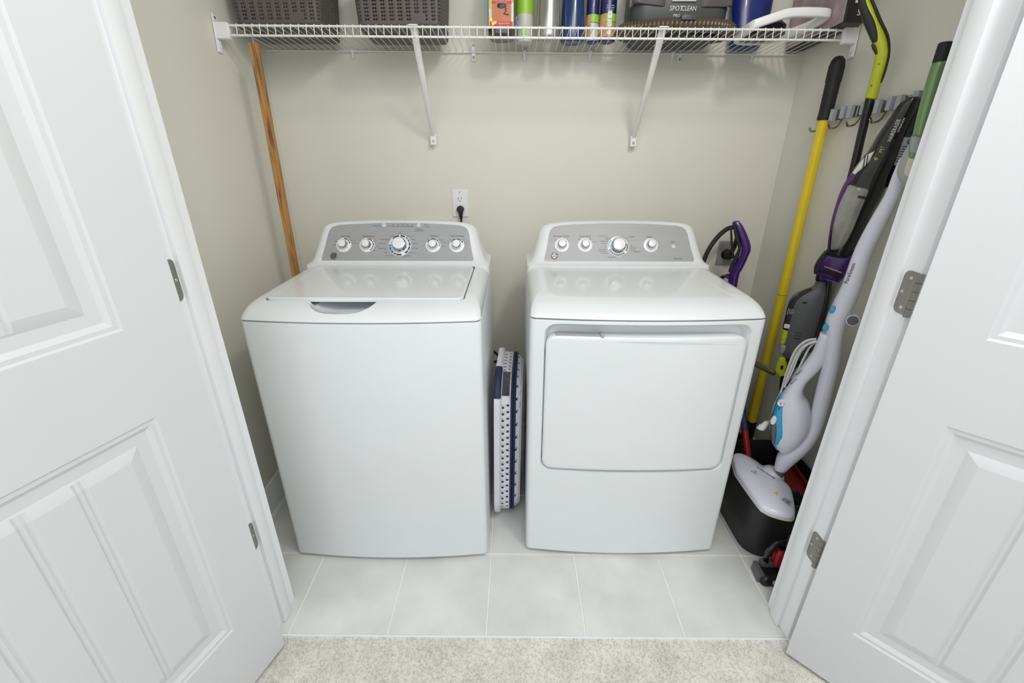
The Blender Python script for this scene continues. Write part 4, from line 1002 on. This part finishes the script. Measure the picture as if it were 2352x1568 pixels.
m = MB(); m.box((-.008, -.009, 0), (.008, .009, .0006), T=FM(F_vac, .868, -.0615, .0362)); m.build('sticker', 'paper', t)
VLO=[(0.9900,-0.0488,0.9880,0.0104),(1.024,-0.0428,1.0192,0.0079),(1.0685,-0.0445,1.0667,-0.0096),(1.20,-.028,1.20,.002),(1.40,-.006,1.40,.020),(1.61,-.004,1.61,.022)]
strip(F_vac, VLO, [.022, .022, .020, .015, .013, .012], -.002, 'lower_wand', 'black', t)
VLI=[(1.0007,-0.0627,0.9968,-0.0417),(1.0289,-0.0654,1.0227,-0.0308),(1.0569,-0.0633,1.0520,-0.0302),(1.0751,-0.0472,1.0607,-0.0257)]
strip(F_vac, VLI, .010, .018, 'release_tab', 'lime', t, 'lime release tab')
MB().lathe([(.0075, 0), (.0075, .0008), (.0003, .0008)], FM(F_vac, 1.034, -.045, .0278) @ Matrix.Diagonal((1.3, .7, 1, 1)), 14).build('tab_hole', 'dark', t)

# steel wand lying across from behind the dryer
tag(MB().tube([(.925, .585, .668), (.97, .607, .641), (1.085, .655, .575)], [.0085, .0105, .0125], 16).build('crevice_wand', 'steel'), 'short polished steel tube sticking out right of the dryer, below the grey vacuum body', 'tube')

# pet hair hand vacuum hanging in front of the wand
F_pet=FR((1.1114, 0.4266, 1.4861),(0.0, 0.3275, -0.9448),(0.7837, -0.5869, -0.2035),(-0.6212, -0.7404, -0.2567))
t = thing('hand_vacuum', 'black and purple pet hair hand vacuum with clear tank, hanging nozzle down', 'vacuum', (1.13, .43, 1.49))
PB=[(-0.0058,-0.0098,-0.0117,0.0157),(0.0135,-0.0197,0.011,0.0225),(0.0568,-0.0257,0.0639,0.0269),(0.0941,-0.0307,0.1022,0.033),(0.135,-0.0329,0.1441,0.0403),(0.1755,-0.0419,0.1836,0.0449),(0.2273,-0.046,0.2288,0.0537),(0.2562,-0.0473,0.2588,0.056),(0.2939,-0.0416,0.2903,0.0563),(0.3411,-0.0334,0.3346,0.061),(0.4059,-0.0156,0.3934,0.0645),(0.4446,-0.0067,0.4311,0.0645)]
strip(F_pet, PB, [.012, .017, .020, .022, .026, .032, .038, .040, .042, .042, .036, .030], 0, 'body', 'gloss', t, pw=.85)
PU=[(-0.0014,0.002,-0.0068,0.0238),(0.0661,0.0151,0.0699,0.0534),(0.1205,0.0288,0.1257,0.0697),(0.172,0.0413,0.1751,0.0793),(0.2152,0.0461,0.2221,0.0784)]
strip(F_pet, PU, .018, -.016, 'battery_handle', 'blackm', t)
PTK=[(0.2284,-0.0387,0.2263,0.024),(0.2854,-0.0369,0.2755,0.0313),(0.3476,-0.0256,0.3303,0.038),(0.3964,-0.0108,0.378,0.0381),(0.4261,-0.0005,0.407,0.0352)]
tk = strip(F_pet, PTK, [.030, .032, .032, .028, .022], .0135, 'dust_tank', 'tank', t, pw=.7)
m = MB(); m.box((-.004, -.010, 0), (.004, .010, .002), .001, 1, T=FM(F_pet, .245, .009, .0425)); m.build('tank_latch', 'black', tk)
PTR=[(0.1595,-0.0052,0.1534,-0.0005),(0.1712,-0.0238,0.1821,-0.0055),(0.1945,-0.0411,0.2072,-0.024),(0.2196,-0.0481,0.2258,-0.035),(0.2532,-0.0483,0.2567,-0.0351),(0.2964,-0.0425,0.2965,-0.0308),(0.3421,-0.0337,0.3426,-0.024),(0.3911,-0.0201,0.3909,-0.0131),(0.4281,-0.008,0.4279,-0.001)]
strip(F_pet, PTR, [.008, .008, .008, .009, .010, .010, .010, .009, .008], .0175, 'trim_stripe', 'purple2', t, 'purple trim stripe')
PDC=[(0.1257,-0.0179,0.1232,-0.017),(0.1392,-0.0299,0.1388,-0.0171),(0.1617,-0.037,0.1599,-0.018),(0.1908,-0.0417,0.1939,-0.0335)]
dc = strip(F_pet, PDC, .006, .0225, 'decal', 'paper', t, 'silver striped decal')
m = MB()
for k in range(2): m.box((-.022, -.0012, 0), (.018, .0012, .0006), T=FM(F_pet, .158, -.0275+.0065*k, .0290, .30))
m.build('decal_bars', 'black', dc)['kind'] = 'stuff'
Tl = lambda a, b, d=.0305, r=PI+.07: FM(F_pet, a, b, d, r)
m = MB(); m.text('HAIRERASER', .0125, Tl(.066, .0005, .0265), .0003, squash=.80); m.text('LITHIUM-ION', .0062, Tl(.052, .0090, .0245), .0003, squash=.95); m.build('lettering', 'paper', t)
m = MB(); m.text('/PET', .0125, Tl(.116, -.0035, .0295), .0003, squash=.80)
m.lathe([(.0026, 0), (.0026, .0006), (.0003, .0006)], FM(F_pet, .1425, -.006, .0310), 10)
for k in range(4): m.lathe([(.0014, 0), (.0014, .0006), (.0003, .0006)], FM(F_pet, .1425-.0045*math.cos(-1.1+.73*k), -.006+.0045*math.sin(-1.1+.73*k), .0310), 8)
m.build('lettering', 'lime', t, label='lime lettering and paw print')
lb = MB().box((-.034, -.0155, 0), (.040, .0155, .001), .0004, 1, T=FM(F_pet, .115, .0485, .0030, .12)).build('rating_label', 'greylabel', t)
m = MB(); Tq = FM(F_pet, .115, .0485, .0042, .12)
m.tube([Tq @ V(-.024+.0062*math.cos(a), .002+.0062*math.sin(a), 0) for a in np.linspace(0, 2*PI, 15)], .0014, 6)
m.text('A', .008, Tq @ Matrix.Translation((-.024, .002, 0)), .0002)
for k in range(7): m.box((-.012+.0066*k, -.011, 0), (-.0095+.0066*k, .011-.003*(k % 2), .0004), T=Tq)
m.build('label_print', 'ink', lb)
PN=[(0.4500,-0.0013,0.4344,0.0683),(0.4863,-0.0022,0.4673,0.0721),(0.5235,0.0041,0.5063,0.0756),(0.5306,0.0125,0.5206,0.0742)]
nz = strip(F_pet, PN, [.020, .023, .021, .018], .006, 'nozzle', 'purple', t, pw=.35, k=1, ends=.93)
MB().box((-.010, -.028, 0), (.009, .026, .004), .003, 2, T=FM(F_pet, .503, .038, .0245, -.06)).build('brush_slot', 'dark', nz)
m = MB(); m.box((-.0022, -.027, 0), (.0016, .026, .003), .0008, 1, T=FM(F_pet, .490, .037, .0260, -.06)); m.build('squeegee', 'tan', nz)
PC=[(0.4565,-0.0121,0.4494,0.0021),(0.4844,-0.017,0.4624,0.0074),(0.5097,-0.0158,0.4928,0.0072),(0.5297,-0.0079,0.5181,0.0055)]
strip(F_pet, PC, .021, .004, 'end_cap', 'blackm', t)
strip(F_pet, [(0.425,-0.008,0.412,0.066),(0.452,-0.0075,0.438,0.0675)], .026, .002, 'collar', 'black', t, k=1, pw=.6)

# green spray mop handle, mostly behind the jamb
F_gr=FR((1.059, 0.3107, 1.5891),(0.0, -0.0131, -0.9999),(0.7798, -0.626, 0.0082),(-0.626, -0.7797, 0.0102))
t = thing('spray_mop', 'mop with metallic green tube, black top cap and grey head, beside the right jamb', 'mop', (1.09, .33, 0))
strip(F_gr, [(0.0355,-0.0104,0.0343,0.0181),(0.0609,-0.0113,0.0581,0.0169),(0.1222,-0.0101,0.1221,0.0196),(0.1892,-0.0055,0.1919,0.0217),(.205,-.004,.205,.023)], .0140, 0, 'tube', 'mgreen', t, pw=1.0, k=2)
pr = [(.0128, 1.548)]
for k in range(9): pr += [(.0142, 1.5505+k*.0038), (.0132, 1.5524+k*.0038)]
pr += [(.0142, 1.586), (.011, 1.589), (.0004, 1.589)]
MB().lathe(pr, Matrix.Translation(FP(F_gr, 0, .0030)-V(0, 0, 1.5835)), 20).build('top_cap', 'blackrub', t, 60)
GH=[(0.2022,-0.0055,0.2057,0.0271),(0.2202,-0.011,0.2286,0.0332),(0.2406,-0.0143,0.2507,0.0359),(0.2687,-0.014,0.2813,0.0374),(0.2875,-0.0056,0.3022,0.0346),(0.3041,0.0083,0.3108,0.0283)]
hd = strip(F_gr, GH, [.017, .020, .022, .022, .020, .014], 0, 'trigger_housing', 'lgrey', t, pw=.7)
GI=[(0.206,0.001,0.210,0.024),(0.2202,-0.004,0.2286,0.0262),(0.2406,-0.0073,0.2507,0.0289),(0.2687,-0.007,0.2813,0.0304),(0.2845,0.0004,0.2962,0.0276)]
strip(F_gr, GI, [.014, .017, .019, .019, .014], .004, 'housing_face', 'pad', t, 'pale textured face of the housing')
strip(F_gr, [(0.1891,-0.0078,0.1926,0.0149),(0.2102,-0.0059,0.2134,0.0171),(0.2353,-0.0001,0.2385,0.0159)], .010, .016, 'cradle', 'mgreen', t)
strip(F_gr, [(0.1911,-0.0058,0.1946,0.0129),(0.2102,-0.0039,0.2134,0.0151),(0.2233,-0.0001,0.2265,0.0149)], .008, .0215, 'trigger', 'grip', t)
MB().lathe([(.0105, .012), (.0125, .016), (.0125, 1.29)], Matrix.Translation((1.100, .302, 0)), 16).build('lower_tube', 'mgreen', t)

# black tub
t = thing('storage_tub', 'black plastic tub on the tiles to the right of the dryer', 'tub', (1.05, .46, 0))
def tub(i, z, r=.07): return [V(x, y, z) for x, y in rrect(.900+i, 1.188-i*.15, .268+i, .640-i, r, 7)]
H_ = .272
MB().loft([tub(.040, .004), tub(.034, 0), tub(.030, .004), tub(.016, .12), tub(.004, H_-.012), tub(.0, H_-.010), tub(-.002, H_), tub(.003, H_+.002), tub(.006, H_-.004), tub(.020, .12), tub(.036, .008), tub(.046, .006)]).build('tub', 'blackm', t, 45)

# steam mop leaning over the tub
F_mop=FR((1.03, 0.3882, 0.3051),(0.055, -0.0423, 0.9976),(-0.7773, 0.6253, 0.0693),(-0.6267, -0.7793, 0.0015))
t = thing('steam_mop', 'white steam mop with sky blue panel, its head resting on the black tub', 'mop', (1.03, .385, .30))
MS=[(1.045,0.0165,1.037,-0.0215),(1.0042,0.0177,0.9953,-0.0195),(0.952,0.0176,0.9453,-0.0161),(0.8748,0.0294,0.8805,-0.0122),(0.7959,0.036,0.7989,-0.0085),(0.7024,0.0335,0.7096,-0.0157),(0.6343,0.0384,0.6418,-0.0158),(0.5846,0.0388,0.5874,-0.0149),(0.5342,0.0233,0.5324,-0.0225),(0.4571,0.0066,0.4661,-0.0367),(0.3782,-0.002,0.3895,-0.0471),(0.3014,-0.0118,0.3092,-0.0568),(0.2184,-0.0229,0.2217,-0.0632),(0.1579,-0.0111,0.1563,-0.058),(0.114,0.0109,0.1008,-0.0423),(0.0791,0.0285,0.0573,-0.0271),(0.0192,0.0229,0.0257,-0.0172)]
strip(F_mop, MS, [.015, .016, .017, .022, .025, .028, .030, .030, .028, .027, .027, .027, .027, .030, .034, .032, .022], 0, 'spine', 'mopw', t, pw=.9)
MBU=[(0.5454,0.0403,0.540,0.0080),(0.5014,0.0411,0.4967,0.0020),(0.468,0.0442,0.4622,-0.002),(0.4163,0.0557,0.4182,0.0080),(0.3623,0.0667,0.3667,0.0251),(0.3152,0.0779,0.3235,0.021),(0.2645,0.0821,0.3003,-0.0022),(0.207,0.0782,0.2595,-0.0244),(0.1578,0.0659,0.2065,-0.0341),(0.119,0.0467,0.1502,-0.0238),(0.1005,0.0248,0.1098,-0.0052)]
strip(F_mop, MBU, [.022, .022, .022, .023, .026, .036, .046, .052, .052, .044, .030], .004, 'handle_body', 'mopw', t, pw=.75)
MBL=[(0.3096,0.0829,0.3117,0.0703),(0.2807,0.0863,0.2981,0.0546),(0.2412,0.0844,0.2624,0.0417),(0.1994,0.0809,0.2278,0.029),(0.1615,0.0717,0.1907,0.0169),(0.1296,0.0572,0.1539,0.017),(0.1024,0.0371,0.1074,0.0227)]
bl = strip(F_mop, MBL, [.012, .030, .040, .045, .045, .036, .014], .0125, 'control_panel', 'sky', t, 'sky blue control panel', pw=.8)
MWI=[(0.2438,0.0854,0.2458,0.0728),(0.2107,0.084,0.2242,0.0546),(0.1703,0.0727,0.1834,0.0416),(0.1401,0.0587,0.1425,0.0381),(0.1236,0.0472,0.1246,0.0399)]
strip(F_mop, MWI, [.016, .036, .038, .028, .012], .0225, 'tank_window', 'smoke', t, 'smoked grey water window', pw=.8)
MB().lathe([(.0105, -.006), (.0110, .006), (.0095, .010), (.0085, .0085), (.0004, .0085)], FM(F_mop, .2925, .0700, .044), 22).build('dial', 'wplastic', t)
m = MB(); m.text('OFF', .006, FM(F_mop, .2925, .0700, .0530, PI), .0002); m.text('max', .0055, FM(F_mop, .272, .068, .0500, PI), .0002); m.build('lettering', 'ink', t)
MB().lathe([(.012, -.004), (.012, .005), (.010, .008), (.0004, .0085)], FM(F_mop, .2250, .0720, .0520) @ Matrix.Diagonal((1.35, .75, 1, 1)), 22).build('fill_cap', 'wplastic', t)
for a, b, d in ((.629, .0315, .0235), (.5705, .0315, .0235)):
    MB().lathe([(.0105, -.004), (.0108, .003), (.008, .0055), (.0004, .006)], FM(F_mop, a, b, d) @ Matrix.Diagonal((1.1, .72, 1, 1)), 20).build('push_button', 'sky', t)
kn = MB().lathe([(.0155, -.022), (.0170, .004), (.0165, .008), (.0140, .008)], FM(F_mop, .609, -.0250, .012), 26).build('cord_hook', 'mopw', t)
MB().lathe([(.0142, .0065), (.0142, .0090), (.0004, .0096)], FM(F_mop, .609, -.0250, .012), 26).build('hook_cap', 'grey', kn)
m = MB(); m.text('PureSteam', .0155, FM(F_mop, .741, .0245, .0248, .0), .0003, squash=.9); m.text('Therma', .0095, FM(F_mop, .405, .054, .0235, -.42), .0003); m.text('Pro 211', .0085, FM(F_mop, .372, .057, .0265, -.42), .0003); m.build('lettering', 'ink', t)
for z_ in (.575,):
    MB().tube([FP(F_mop, .599+.001*k, .0395-.0565*k/8, .0285*math.sin(PI*(k+.3)/8.6)+.001) for k in range(9)], .0006, 5).build('seam_line', 'lgrey', t)
c1=[(0.5195,0.0445),(0.505,0.0688),(0.4632,0.0859),(0.3901,0.0876),(0.3162,0.0834),(0.2544,0.0867),(0.1934,0.0839)]
c2=[(0.5141,0.0428),(0.4959,0.06),(0.4574,0.0718),(0.3957,0.0738),(0.3445,0.0771)]
c3=[(0.5051,0.0425),(0.4832,0.0526),(0.4474,0.0565),(0.4011,0.0603),(0.3623,0.0667)]
c4=[(0.5168,0.0436),(0.4924,0.0699),(0.443,0.0821),(0.3818,0.0838),(0.333,0.0822)]
for i, (c, d) in enumerate(((c1, .000), (c4, -.012), (c2, -.002), (c3, -.012), (c4, .010))):
    pts = [FP(F_mop, a, b-(.004 if i == 4 else 0), d+(.006 if 0 < k < len(c)-1 else 0)) for k, (a, b) in enumerate(c)]
    MB().tube(catmull(pts, 5), .0034, 8).build('cord', 'cordw', t)
MB().tube(catmull([FP(F_mop, .1934, .0839), FP(F_mop, .183, .088, .0), FP(F_mop, .174, .0935, .002)], 4), [.0034]*4+[.0045]*4+[.006], 8).build('cord', 'cordw', t)
MB().loft([[FP(F_mop, a, .093+db+w*math.cos(q), .002+w*.8*math.sin(q)) for q in [2*PI*k/14 for k in range(14)]] for a, w, db in ((.184, .0055, -.003), (.180, .0095, -.002), (.165, .0105, .003), (.162, .0130, .005), (.147, .0135, .010), (.1455, .011, .0105), (.145, .008, .0105))]).build('plug', 'wplastic', t)
MB().lathe([(.0145, -.035), (.0145, -.004), (.0165, -.002), (.0165, .012), (.0150, .016)], FM(F_mop, 0, 0, 0) @ Matrix(((0, 0, 1, .014), (0, 1, 0, .001), (-1, 0, 0, 0), (0, 0, 0, 1))), 22).build('joint', 'grey', t)
# triangular head
HZ = .278
corner = [(.893, .425), (.892, .395), (.897, .262), (.905, .238), (.925, .219), (.962, .204), (.985, .208), (1.003, .235), (1.030, .295), (1.043, .335), (1.040, .370), (1.052, .395), (1.050, .440), (1.030, .455), (1.005, .455), (.990, .490), (.965, .522), (.938, .527), (.915, .500)]
cxh, cyh = .965, .365
hc = [V(p[0], p[1], 0) for p in smooth_pairs([tuple(c) for c in corner]+[corner[0]], 4)[:-1]]
def hs(z, k): return [V(cxh+(p.x-cxh)*k, cyh+(p.y-cyh)*k, z) for p in hc]
MB().loft([hs(HZ-.004, .97), hs(HZ-.001, 1.0), hs(HZ+.008, 1.0), hs(HZ+.013, .985), hs(HZ+.017, .95), hs(HZ+.022, .80), hs(HZ+.026, .55), hs(HZ+.028, .3)]).build('mop_head', 'mopw', t, 60)
MB().loft([hs(HZ-.010, .985), hs(HZ-.008, 1.012), hs(HZ-.003, 1.018), hs(HZ-.0025, .99)]).build('mop_pad', 'pad', t, 60)
MB().loft([[V(1.016+w*math.cos(a), .408+w*1.1*math.sin(a), HZ+z) for a in [2*PI*k/18 for k in range(18)]] for z, w in ((.012, .040), (.022, .034), (.032, .024), (.036, .010))]).build('joint_mount', 'mopw', t, 60)
HT = Matrix.Translation((.968, .330, HZ+.0255)) @ Matrix.Rotation(math.radians(-62), 4, 'Z')
tri_ = MB().prism([(-.010, -.008), (.010, -.008), (0, .010)], 0, .0007, Matrix.Translation((.968, .292, HZ+.0266)) @ Matrix.Rotation(math.radians(-62), 4, 'Z')).build('warning_triangle', 'yellow', t, label='yellow warning triangle')
m = MB(); m.text('!', .011, Matrix.Translation((.968, .2915, HZ+.0275)) @ Matrix.Rotation(math.radians(-62), 4, 'Z'), .0002)
for k, s_ in enumerate(('CAUTION', 'HOT STEAM', 'KEEP CLEAR', 'DO NOT TOUCH')): m.text(s_, .0052, Matrix.Translation((.985-.0052*k+.006, .262-.0026*k, HZ+.0250)) @ Matrix.Rotation(math.radians(-62), 4, 'Z'), .0003)
m.text('DuoTherm Technology', .0075, Matrix.Translation((.984, .395, HZ+.0284)) @ Matrix.Rotation(math.radians(-62), 4, 'Z'), .0003)
for k in range(3): m.tube([V(.945+.011*math.cos(2*PI*k/3+.5), .397+.011*math.sin(2*PI*k/3+.5), HZ+.0282), V(.945+.011*math.cos(2*PI*(k+1)/3+.5), .397+.011*math.sin(2*PI*(k+1)/3+.5), HZ+.0282)], .0006, 5)
m.text('o', .010, Matrix.Translation((.945, .397, HZ+.0282)), .0003)
m.build('lettering', 'ink', t)

# things in and beside the tub
t = thing('red_broom', 'red broom handle with dark blue dotted label leaning in the black tub', 'broom', (.99, .56, .03))
A_, B_ = V(1.0155, .3858, .018), V(.9542, .6920, .60)
ax = lambda f: A_.lerp(B_, f)
MB().tube([ax(0), ax(.605)], .0118, 14).build('handle', 'red', t); MB().tube([ax(.60), ax(.97)], .0124, 14).build('label_band', 'navy', t, label='dark blue label with pale dots')
m = MB()
for k in range(10):
    q = ax(.63+.020*k); s_ = V(-.5, -.85, -.1).normalized(); u_ = (B_-A_).normalized().cross(s_).normalized()
    m.lathe([(.0016, 0), (.0016, .0006), (.0003, .0006)], Matrix.Translation(q+(s_*math.cos(.5*(k % 3-1))+u_*math.sin(.5*(k % 3-1))).normalized()*.0123) @ s_.to_track_quat('Z', 'Y').to_matrix().to_4x4(), 6)
m.build('label_dots', 'paper', t)['kind'] = 'stuff'
MB().tube([ax(-.01), ax(.06)], .016, 12).build('socket', 'black', t)
t = thing('red_dustpan', 'red plastic dustpan lying in the tub beside the steam mop', 'dustpan', (1.12, .40, .15))
Tm = Matrix.Translation((1.108, .395, .205)) @ Matrix.Rotation(math.radians(-18), 4, 'Y') @ Matrix.Rotation(math.radians(12), 4, 'X')
MB().loft([[Tm @ V(x, y, z) for x, y in rrect(-.055, .060, -.11, .12, .02, 4)] for z in (-.003, .003)]).build('pan', 'red', t)
MB().box((.050, -.11, .0), (.060, .12, .035), .003, 1, T=Tm).build('rim', 'red', t)
MB().box((-.05, -.11, .0), (.055, -.098, .022), .003, 1, T=Tm).build('rim', 'red', t)
MB().loft([[Tm @ V(x+.06, y, z) for y, z in rrect(-.016, .022, .005, .025, .006, 3)] for x in (-.01, .02)]).build('handle', 'black', t)
t = thing('scrub_brush', 'black ribbed brush in the tub next to the red dustpan', 'brush', (1.09, .34, .20))
MB().box((1.060, .300, .205), (1.105, .372, .222), .005, 2).build('block', 'black', t)
m = MB()
for k in range(9): m.box((1.063, .304+.0076*k, .222), (1.102, .3085+.0076*k, .246), .001, 1)
m.build('bristles', 'blackm', t)['kind'] = 'stuff'
# small red and black cordless vacuum on the floor in front of the tub
t = thing('cordless_cleaner', 'red and black cordless cleaner with grey foot on the tiles in front of the tub', 'cleaner', (1.0, .2, 0))
MB().loft([[V(x, y, z) for x, y in rrect(.928+i, 1.075, .176+i, .236-i*.4, .014, 4)] for z, i in ((0, .006), (.006, 0), (.022, .0), (.030, .004), (.036, .016))]).build('foot', 'black', t, 40)
MB().loft([[V(x, y, z) for x, y in ((.950, .226), (1.075, .226), (1.075, .250), (.944, .250))] for z in (.010, .052)]).build('foot_cover', 'grey', t)
MB().loft([[V(x, y, z) for x, y in ((.920, .196), (.938, .192), (.938, .250), (.926, .250))] for z in (.002, .040)]).build('side_plate', 'grey', t)
MB().box((.960, .170, .016), (1.07, .180, .030), .003, 2).build('front_bar', 'lgrey', t)
MB().loft([[V(x, y, z) for x, y in rrect(.980+i, 1.075-i, .215+i, .255-i*.5, .016, 4)] for z, i in ((.046, 0), (.090, .002), (.105, .008), (.110, .016))]).build('body', 'red', t, 40)
MB().tube(catmull([(.962, .236, .050), (.958, .238, .085), (.972, .240, .120), (1.00, .242, .142), (1.04, .242, .150)], 5), .0085, 10).build('frame', 'gloss', t)
MB().lathe([(.012, 0), (.012, .05), (.010, .055)], Matrix.Translation((1.02, .232, .128)), 14).build('neck', 'black', t)

# purple upright carpet cleaner whose handle rises behind the dryer
F_cl=FR((0.9915, 0.93, 1.1081),(0.0084, 0.0, -1.0),(0.897, -0.4421, 0.0075),(-0.442, -0.897, -0.0037))
t = thing('carpet_cleaner', 'purple handle of an upright cleaner standing behind the dryer', 'cleaner', (1.0, .93, 0))
CP=[(0.0061,-0.0383,0.0032,-0.0166),(0.0242,-0.0256,0.029,0.0069),(0.0915,0.0053,0.0972,0.0428),(0.1354,0.0098,0.138,0.0407),(0.186,-0.0076,0.1933,0.028),(0.2204,-0.0183,0.2123,0.0216),(0.2764,-0.014,0.2796,0.0217),(0.3934,-0.0135,0.396,0.0214)]
strip(F_cl, CP, [.010, .016, .018, .018, .018, .017, .017, .017], 0, 'handle', 'purple', t)
CG=[(0.0097,-0.0408,0.014,-0.0273),(0.0673,-0.0214,0.066,-0.004),(0.1098,-0.0028,0.1159,0.0096),(0.1651,-0.0177,0.1742,0.0003),(0.206,-0.0224,0.2082,-0.0087)]
strip(F_cl, CG, .013, .002, 'grip', 'blackm', t)
CL=[(0.0306,-0.0453,0.0316,-0.0379),(0.0946,-0.0329,0.1035,-0.0219),(0.1435,-0.0197,0.1593,-0.006)]
strip(F_cl, CL, .006, 0, 'trigger', 'black', t)
for k in range(4):
    MB().tube(catmull([FP(F_cl, .218+.004*k, -.016, .012+.004*k), FP(F_cl, .224, -.030-.003*k, .010+.004*k), FP(F_cl, .245, -.040-.004*k, .008+.003*k), FP(F_cl, .30, -.050-.004*k, .006), FP(F_cl, .36, -.046-.003*k, .0)], 5), .0042, 8).build('cord', 'blackrub', t)
MB().loft([[V(1.0+x, .93+y, z) for x, y in rrect(-w, w, -d, d, .04, 5)] for z, w, d in ((0, .12, .13), (.01, .13, .14), (.10, .12, .13), (.28, .09, .10), (.55, .075, .085), (.70, .04, .05), (.745, .02, .02))]).build('body', 'blackm', t)
